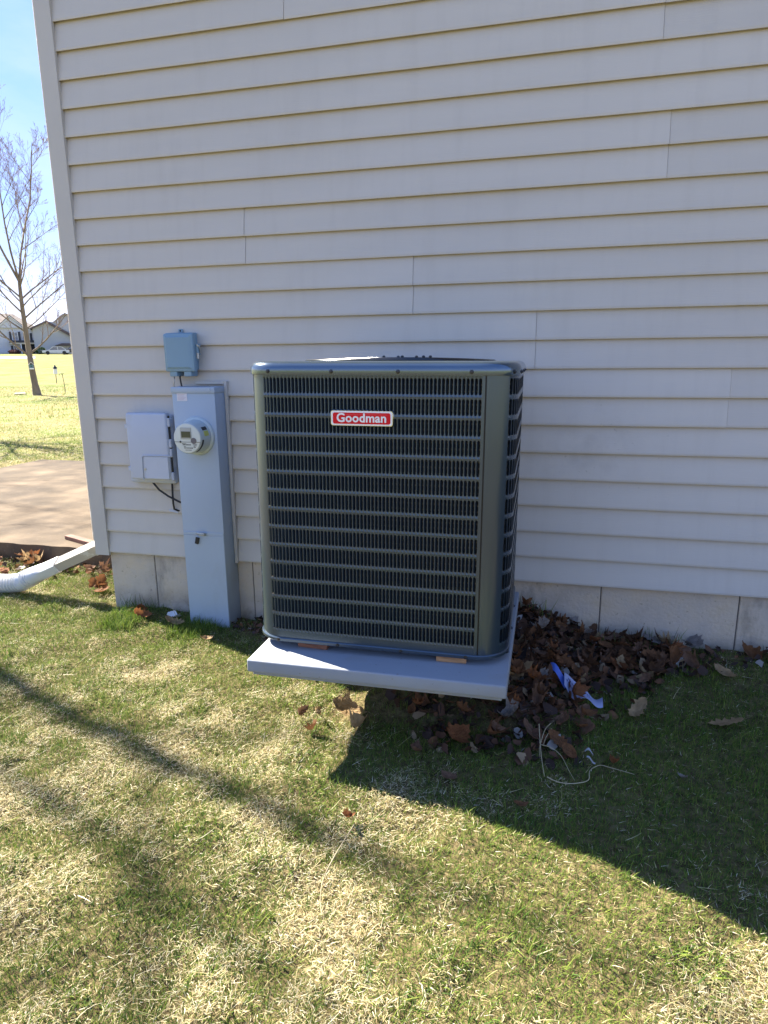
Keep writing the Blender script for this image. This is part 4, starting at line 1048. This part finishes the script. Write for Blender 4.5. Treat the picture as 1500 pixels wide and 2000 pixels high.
def make_tree(seed, trunk, r0, leaders, limbs, kids=(8, 7, 5, 4)):
    g = TreeGen(seed); g.kids = dict(zip((4, 3, 2, 1), kids))
    tr = MB(); k = len(trunk)
    tr.tube([Vector(p) for p in trunk], [r0*1.35]+[r0*(1-0.55*i/(k-1)) for i in range(1, k)], 10, cap=False)
    for (h, az, el, ln, rad) in limbs:
        i = max(j for j in range(k) if trunk[j][2] <= h); i = min(i, k-2)
        t = (h-trunk[i][2])/(trunk[i+1][2]-trunk[i][2]); p = Vector(trunk[i]).lerp(Vector(trunk[i+1]), t)
        d = Vector((math.cos(az)*math.cos(el), math.sin(az)*math.cos(el), math.sin(el)))
        g.grow(p, d, ln, rad, 3)
    for (d, ln, rad) in leaders: g.grow(Vector(trunk[-1]), Vector(d).normalized(), ln, rad, 4)
    bm_ = []
    bv, bf = [], []
    for p in g.buds:
        s = g.r.uniform(0.005, 0.011); b0 = len(bv)
        bv += [p+Vector((s, 0, 0)), p+Vector((-s*0.6, s*0.8, 0)), p+Vector((-s*0.6, -s*0.8, 0)), p+Vector((0, 0, s*1.8))]
        bf += [(b0, b0+1, b0+3), (b0+1, b0+2, b0+3), (b0+2, b0, b0+3), (b0, b0+2, b0+1)]
    me = bpy.data.meshes.new('buds'); me.from_pydata(bv, [], bf); me.materials.append(M['bud'])
    out = []
    for nm, mb, m in (('trunk', tr, M['bark']), ('limbs', g.wood, M['bark']), ('crown', g.tw, M['twig'])):
        x = mb.mesh(nm, 60, recalc=False); x.materials.append(m); out.append((nm, x))
    out.append(('buds', me)); return out
def place_tree(meshes, loc, rz, sc, label):
    t = empty('bare_tree', loc, (0, 0, rz)); t.scale = (sc, sc, sc)
    tag(t, label, 'tree', 'bare trees in the back yard')
    for nm, me in meshes: link(nm, me, t)
    return t
TB = (-18.1, 20.08); tz = gzf(*TB)
vr = Vector((0.747, 0.665, 0))                 # to the right as the camera sees it
def tp(px_, py_): return tuple(vr*((px_-73)/54.0) + Vector((0, 0, (772-py_)/48.0)))
trunk = [tp(73, 775), tp(71, 750), tp(69, 725), tp(68, 700), tp(67, 670), tp(66, 640), tp(65.5, 610), tp(65.5, 585), tp(66, 560)]
LA = math.atan2(vr.y, vr.x)
limbs = [(1.55, LA+math.pi+0.1, 0.75, 2.6, 0.085), (1.65, LA+0.1, 0.62, 2.2, 0.08), (2.5, LA+math.pi-0.3, 0.60, 3.0, 0.06), (2.6, LA+0.5, 0.5, 2.6, 0.05),
         (3.0, LA+0.1, 0.62, 2.9, 0.065), (3.2, LA+math.pi+0.5, 0.7, 2.8, 0.06), (3.45, LA-0.9, 0.6, 2.6, 0.05), (3.6, LA+math.pi-0.9, 0.7, 2.8, 0.05), (3.75, LA+0.2, 0.72, 3.0, 0.065), (3.8, LA+math.pi+0.1, 0.75, 3.0, 0.06), (4.1, LA+1.4, 0.8, 3.0, 0.06), (4.2, LA-1.3, 0.8, 2.8, 0.05)]
leaders = [((-0.30*vr.x, -0.30*vr.y, 1), 5.6, 0.085), ((0.16*vr.x, 0.16*vr.y, 1), 5.2, 0.08), ((-0.05*vr.x+0.2*vr.y, -0.05*vr.y-0.2*vr.x, 1), 5.3, 0.07)]
tm1 = make_tree(21, trunk, 0.135, leaders, limbs)
trunk2 = [(0, 0, -0.1), (0.02, 0, 0.8), (0.05, 0.02, 2.0), (0.02, 0.05, 3.4), (0.06, 0.0, 4.8), (0.02, 0.03, 6.2), (0.0, 0.0, 7.4), (0.05, 0.03, 8.8)]
tm2 = make_tree(5, trunk2, 0.085, [((0.1, 0.05, 1), 2.2, 0.03)], [(3.9, -1.6, 1.28, 5.0, 0.085), (5.0, -1.9, 1.1, 3.0, 0.05), (5.6, -1.3, 1.0, 2.6, 0.045)]+[(h_, a_, e_, l_, r_) for h_, a_, e_, l_, r_ in ((2.6, 0.3, 0.7, 2.2, 0.05), (3.4, 2.5, 0.7, 2.2, 0.05), (5.2, 1.2, 0.8, 1.8, 0.04), (6.0, 3.3, 0.8, 1.6, 0.04), (7.6, 0.6, 0.9, 1.5, 0.035), (6.4, -1.2, 0.9, 2.2, 0.04), (7.0, -2.0, 0.7, 2.0, 0.035), (5.8, 1.7, 0.9, 2.0, 0.035), (7.9, -1.5, 0.8, 1.6, 0.03))], kids=(7, 4, 3, 2))
place_tree(tm1, (TB[0], TB[1], tz), 0, 1.0, 'bare budding tree whose trunk carries a birdhouse on the back lawn')
place_tree(tm1, (-10.35, 7.75, gzf(-10.35, 7.75)), 2.2, 0.86, 'bare budding tree nearer at the left edge with only twigs in view')
place_tree(tm2, (-7.6, 1.95, gzf(-7.6, 1.95)), 0.0, 1.0, 'bare tree off to the left casting streaks of shade over the front lawn')
place_tree(tm2, (-11.5, 5.0, gzf(-11.5, 5.0)), 0.9, 0.9, 'bare tree off to the left casting streaks of shade over the patio')

# birdhouse on the trunk
bh = empty('birdhouse', (0, 0, 0)); tag(bh, 'little white and teal birdhouse fixed to the bare tree trunk', 'birdhouse')
fw = Vector((0.665, -0.747, 0))
bp = Vector((TB[0], TB[1], tz)) + Vector(tp(68.5, 717)) + fw*0.20
bh.location = bp; bh.rotation_euler = (0, 0, LA)
MB().box((0, 0, 0), (0.15, 0.12, 0.17), bevel=0.004, seg=1).build('body', mat('birdhouse_teal', (0.10, 0.20, 0.24), 0.6), bh)
MB().box((0, -0.064, -0.075), (0.16, 0.012, 0.05)).build('base_board', M['badge_white'], bh)
mb = MB(); mb.prism([(-0.11, 0.08), (0, 0.19), (0.11, 0.08), (0.10, 0.07), (0, 0.165), (-0.10, 0.07)], -0.09, 0.09, M=Matrix(((1, 0, 0, 0), (0, 0, 1, 0), (0, 1, 0, 0), (0, 0, 0, 1)))); mb.build('gable_roof', M['badge_white'], bh)
mb = MB(); mb.lathe([(0.001, 0.062), (0.022, 0.062), (0.021, 0.065), (0.001, 0.0655)], (0, 0, 0.02), 12, 'y'); mb.build('entry_hole', M['black'], bh)

# ------------------------------------------------------------------ things far across the lawn
CX, CY = 2.4483, -3.1707
def far(azd, D, dz=0.0):
    a_ = R(azd); x = CX+math.sin(a_)*D; y = CY+math.cos(a_)*D; return Vector((x, y, gzf(x, y)+dz))
def facing(azd): return -R(azd)             # local -y looks back at the camera, +x runs to the right
# hanging lantern on a hook, stake, stone
lp = far(-40.05, 42); lo = empty('garden_lantern', (lp.x, lp.y, lp.z), (0, 0, facing(-40))); tag(lo, 'white garden lantern with a black cap out on the far lawn', 'lantern')
MB().tube([(0, 0, -0.1), (0, 0, 0.5)], 0.02, 6).build('post', M['black'], lo)
mb = MB(); mb.lathe([(0.06, 0.50), (0.105, 0.54), (0.10, 0.80), (0.06, 0.83)], (0, 0, 0), 10); mb.build('globe', M['badge_white'], lo, smooth=40)
mb = MB(); mb.lathe([(0.13, 0.83), (0.12, 0.86), (0.05, 0.95), (0.02, 1.02), (0.001, 1.04)], (0, 0, 0), 10); mb.build('cap', M['black'], lo, smooth=40)
hp = far(-39.55, 33); ho = empty('plant_hook', (hp.x, hp.y, hp.z), (0, 0, facing(-40))); tag(ho, 'thin dark shepherd hook standing on the lawn right of the tree', 'hook')
MB().tube([(0.02, 0, -0.1), (0, 0, 0.45), (-0.03, 0, 0.75), (-0.08, 0, 0.85), (-0.14, 0, 0.82), (-0.16, 0, 0.74)], 0.012, 6).build('rod', M['black'], ho)
MB().tube([(-0.03, 0, 0.75), (0.0, 0, 0.84), (0.04, 0, 0.80)], 0.010, 6).build('side_hook', M['black'], ho)
sp = far(-38.62, 33.5); so = MB().tube([(0, 0, -0.1), (0, 0, 0.55)], 0.014, 6).build('garden_stake', M['black'], loc=sp); tag(so, 'plain dark stake on the lawn close to the house corner post', 'stake')
st = far(-42.6, 32.2); so = MB().box((0, 0, 0), (0.42, 0.5, 0.10), bevel=0.03, seg=2).build('flat_stone', M['concrete'], loc=(st.x, st.y, st.z+0.02), rot=(0, 0, facing(-42))); tag(so, 'low grey flat stone in the lawn left of the tree', 'stone')
# driveway strip
pts = []; fs = []
azs = np.linspace(-60, -41.3, 30)
for a_ in azs:
    for D in (106, 113, 121): p_ = far(a_, D, 0.05); pts.append(tuple(p_))
for i in range(len(azs)-1):
    for j in range(2): q = i*3+j; fs.append((q, q+3, q+4, q+1))
me = bpy.data.meshes.new('driveway'); me.from_pydata(pts, [], fs); me.materials.append(mat('pale_concrete_drive', (0.52, 0.49, 0.45), 0.9, noise=(0.5, 0.1))); o = link('driveway', me); tag(o, 'pale concrete driveway crossing the far lawn', kind='structure')

W1 = mat('far_siding_white', (0.60, 0.60, 0.62), 0.7, noise=(0.5, 0.04), bump=(0.01, 0.1)); W2 = mat('far_siding_grey', (0.42, 0.42, 0.42), 0.7, noise=(0.5, 0.05)); W3 = mat('far_siding_blue', (0.34, 0.35, 0.38), 0.7, noise=(0.5, 0.05))
SH = mat('shutter_dark', (0.03, 0.032, 0.045), 0.6); GL = mat('window_glass', (0.10, 0.13, 0.18), 0.08, spec=0.8); TR = mat('white_trim', (0.74, 0.74, 0.74), 0.5)
RF1 = mat('shingle_brown', (0.27, 0.22, 0.18), 0.9, noise=(1.2, 0.2)); RF2 = mat('shingle_dark', (0.12, 0.09, 0.085), 0.9, noise=(1.2, 0.2)); DK = mat('porch_shade_dark', (0.03, 0.035, 0.05), 0.7)
XZ = Matrix(((1, 0, 0, 0), (0, 0, 1, 0), (0, 1, 0, 0), (0, 0, 0, 1)))   # polygon (x,z) extruded along y
def laps(mb, x0, x1, y, z0, z1, st=0.2):
    z = z0
    while z < z1: mb.lim(x0, x1, y-0.03, y, z, min(z+st-0.03, z1)); z += st
def window(parent, x, y, z, w, h, shutters=True, tint=GL):
    f = MB().lim(x-w/2-0.08, x+w/2+0.08, y-0.08, y, z-h/2-0.08, z+h/2+0.08).build('window', TR, parent)
    for sx_ in (-1, 1):
        for sz_ in (-1, 1): MB().lim(x+sx_*w/4-w/4+0.03, x+sx_*w/4+w/4-0.03, y-0.10, y-0.081, z+sz_*h/4-h/4+0.03, z+sz_*h/4+h/4-0.03).build('pane', tint, f)
    if shutters:
        for s_ in (-1, 1): MB().lim(x+s_*(w/2+0.30)-0.20, x+s_*(w/2+0.30)+0.20, y-0.07, y, z-h/2-0.05, z+h/2+0.05).build('shutter', SH, parent)
U = 1671/155.0                               # pixels of the photograph per metre at 155 m
# left neighbour: white two storey front with a gable, shutters and a porch
A = empty('white_house', far(-42.55, 155), (0, 0, facing(-42.5))); tag(A, 'far white two storey house with dark shutters and a front porch', 'house', 'neighbouring houses')
mb = MB(); mb.lim(-9, 4.1, 0, 9, -1.5, 5.0); laps(mb, -9, 4.1, 0, 0.2, 5.0, 0.4); mb.build('wall', W1, A)
mb = MB(); mb.prism([(-2.9, 4.9), (2.0, 4.9), (-0.2, 7.0)], -0.35, 4, M=XZ); mb.build('gable_wall', W1, A)
mb = MB(); mb.poly([(-9.4, -0.4, 4.95), (4.5, -0.4, 4.95), (4.5, 9.4, 4.95), (-9.4, 9.4, 4.95), (-6, 4.5, 7.9), (0.4, 4.5, 7.9)], [(0, 1, 5, 4), (1, 2, 5), (2, 3, 4, 5), (3, 0, 4), (3, 2, 1, 0)]); rf = mb.build('roof', RF1, A)
for s_ in (-1, 1):
    mb = MB(); mb.prism([(-0.2, 7.25), (-0.2+s_*2.7, 4.75), (-0.2+s_*2.7, 4.95), (-0.2, 7.42)], -0.55, 3.6, M=XZ); mb.build('gable_roof', RF1, A)
    mb = MB(); mb.prism([(-0.2, 7.0), (-0.2+s_*2.65, 4.62), (-0.2+s_*2.65, 4.78), (-0.2, 7.2)], -0.60, -0.5, M=XZ); mb.build('bargeboard', TR, A)
for (x, z, w, h) in ((0.30, 3.4, 0.95, 1.5), (2.55, 3.2, 0.55, 1.5), (-4.5, 3.4, 0.95, 1.5)): window(A, x, 0 if x > 2.2 or x < -3 else -0.35, z, w, h)
mb = MB(); mb.prism([(-0.9, 2.1), (4.3, 2.1), (4.0, 2.55), (-0.6, 2.55)], -1.7, 0.0, M=XZ); mb.build('porch_roof', SH, A)
MB().lim(-0.8, 4.2, -1.65, -1.5, 1.85, 2.10).build('porch_beam', mat('beam_cream', (0.62, 0.55, 0.42), 0.7), A)
MB().lim(1.1, 4.0, -0.06, 0, -0.2, 1.8).build('porch_shade_panel', DK, A)  # flat dark panel on the wall: shade under the porch put into its colour
for x in (1.15, 2.75, 4.0): MB().lim(x-0.1, x+0.1, -1.62, -1.5, -0.3, 1.85).build('porch_post', TR, A)
window(A, 0.35, 0, 0.75, 1.0, 1.5)
# middle neighbour: grey garage gable
B = empty('grey_gable_house', far(-40.1, 152), (0, 0, facing(-40.1))); tag(B, 'far grey sided house with a dark roof edge behind the parked cars', 'house', 'neighbouring houses')
mb = MB(); mb.prism([(-3.0, -1.5), (5.6, -1.5), (5.6, 3.0), (0.6, 6.1), (-0.6, 6.2), (-3.0, 5.0)], 0, 8, M=XZ); mb.build('wall', W2, B)
mb = MB(); mb.prism([(-0.4, 6.35), (5.9, 2.55), (5.9, 2.0), (4.9, 2.55), (-0.1, 5.65)], -0.5, 8.4, M=XZ); mb.build('roof', RF2, B)
mb = MB(); mb.prism([(-0.35, 6.40), (-3.4, 4.95), (-3.4, 4.6), (-0.35, 6.05)], -0.5, 8.4, M=XZ); mb.build('roof_slope', RF2, B)
mb = MB(); mb.prism([(0.6, 1.55), (3.6, 1.55), (3.3, 2.0), (1.9, 2.0)], -1.2, 0.0, M=XZ); mb.build('door_hood', RF2, B)
for k in range(3): MB().lim(0.9+k*0.92, 1.75+k*0.92, -0.05, 0, 0.0, 1.45).build('garage_panel', mat('garage_pale', (0.60, 0.57, 0.52), 0.6) if k == 0 else bpy.data.materials['garage_pale'], B)
MB().lim(4.95, 5.4, -0.15, 0.05, -0.3, 1.9).build('corner_board', TR, B)
# house behind
Cc = empty('blue_grey_house', far(-39.0, 170), (0, 0, facing(-39))); tag(Cc, 'far blue grey house gable rising behind the grey sided house', 'house', 'neighbouring houses')
mb = MB(); mb.prism([(-3.2, -1), (6, -1), (6, 5.2), (0.4, 8.3), (-0.4, 8.3), (-3.2, 5.9)], 0, 8, M=XZ); mb.build('wall', W3, Cc)
mb = MB(); mb.prism([(0.2, 8.55), (6.4, 4.9), (6.4, 4.5), (0.2, 8.2)], -0.4, 8.4, M=XZ); mb.build('roof', RF1, Cc)
mb = MB(); mb.prism([(0.2, 8.60), (-3.7, 5.6), (-3.7, 5.2), (0.2, 8.25)], -0.4, 8.4, M=XZ); mb.build('roof_slope', RF1, Cc)
MB().lim(-1.5, -1.32, -0.3, -0.12, 3.6, 7.0).build('vent_pipe', TR, Cc)
window(Cc, 2.4, 0, 5.2, 0.9, 1.2, False)

def car(name, loc, rz, paint, label, suv):
    t = empty(name, loc, (0, 0, rz)); tag(t, label, 'car', 'cars parked by the far garage')
    H = 1.72 if suv else 1.42; bl = 0.95 if suv else 0.82
    side = [(-2.25, 0.42), (-2.28, 0.70), (-2.15, bl), (2.10, bl-0.06), (2.27, 0.66), (2.25, 0.36), (-2.0, 0.30)]
    roof = [(-1.75 if not suv else -2.1, bl-0.01), (-1.05 if not suv else -1.8, H), (0.45, H), (1.25, bl-0.03)]
    for (nm, pl, hw, m) in (('body', side, 0.88, paint), ('cabin', roof, 0.72, paint)):
        mb = MB(); mb.prism(pl, -hw, hw, M=XZ); o = mb.build(nm, m, t)
    g = [(x*0.90-0.02, bl+0.03+(z-bl)*0.84) for x, z in roof]
    mb = MB(); mb.prism(g, -0.735, 0.735, M=XZ); mb.build('side_window', GL, t)
    MB().lim(-0.40, -0.30, -0.742, 0.742, bl, H-0.05).build('door_pillar', paint, t)
    for x in (-1.38, 1.38):
        for s_ in (-1, 1):
            mb = MB(); mb.lathe([(0.05, -0.11), (0.33, -0.11), (0.34, 0), (0.33, 0.11), (0.05, 0.11)], (x, s_*0.80, 0.33), 18, 'y'); wv = mb.build('wheel', M['black'], t, smooth=40)
            mb = MB(); mb.lathe([(0.02, 0.115*1), (0.21, 0.115), (0.20, 0.125), (0.02, 0.126)], (x, s_*0.80, 0.33), 14, 'y'); mb.build('rim', M['steel'], wv)
    MB().lim(2.18, 2.285, -0.8, -0.45, 0.58, 0.72).build('headlight', TR, t); MB().lim(2.18, 2.285, 0.45, 0.8, 0.58, 0.72).build('headlight', TR, t)
    MB().lim(-2.29, -2.18, -0.8, -0.5, 0.62, 0.76).build('tail_light', M['badge_red'], t); MB().lim(-2.29, -2.18, 0.5, 0.8, 0.62, 0.76).build('tail_light', M['badge_red'], t)
cl = far(-39.85, 140); car('parked_car', (cl.x, cl.y, cl.z), facing(-39.9)+math.pi, mat('silver_paint', (0.55, 0.57, 0.60), 0.3, metal=0.3, coat=0.5), 'silver saloon car parked in front of the far grey house', False)
cl = far(-38.55, 141.5); car('parked_car', (cl.x, cl.y, cl.z), facing(-38.7)+math.pi, mat('black_paint', (0.02, 0.022, 0.028), 0.3, coat=0.5), 'black suv parked behind the silver car beside the corner post', True)
# shrubs by the porch
def shrub(loc, w, h, colr, label, seed):
    r = np.random.default_rng(seed); n = 900
    u = r.normal(size=(n, 3)); u /= np.linalg.norm(u, axis=1)[:, None]; rad = r.uniform(0.55, 1.0, n)**0.5
    p_ = u*rad[:, None]*np.array([w/2, w/2.4, h/2])+np.array([0, 0, h/2]); p_[:, 2] = np.abs(p_[:, 2])
    s = r.uniform(0.05, 0.12, (n, 1, 1)); q = r.normal(size=(n, 3, 3))*s
    V = (p_[:, None, :]+q).reshape(-1, 3); F = np.arange(n*3).reshape(-1, 3)
    c = np.repeat(np.array(colr)[None]*r.uniform(0.6, 1.4, (n, 1)), 3, 0)
    t = empty('shrub', loc); tag(t, label, 'shrub', 'shrubs by the far porch')
    npmesh('foliage', V, [F], M['grass'], c, parent=t)
    MB().tube([(0, 0, -0.1), (0.05, 0, h*0.5)], 0.05, 6).build('stem', M['bark'], t)
shrub(far(-40.9, 146), 2.1, 1.3, (0.025, 0.05, 0.018), 'dark green rounded shrub left of the silver car', 1)
shrub(far(-42.6, 150), 2.3, 0.8, (0.10, 0.05, 0.045), 'low reddish brown shrub below the white house windows', 2)
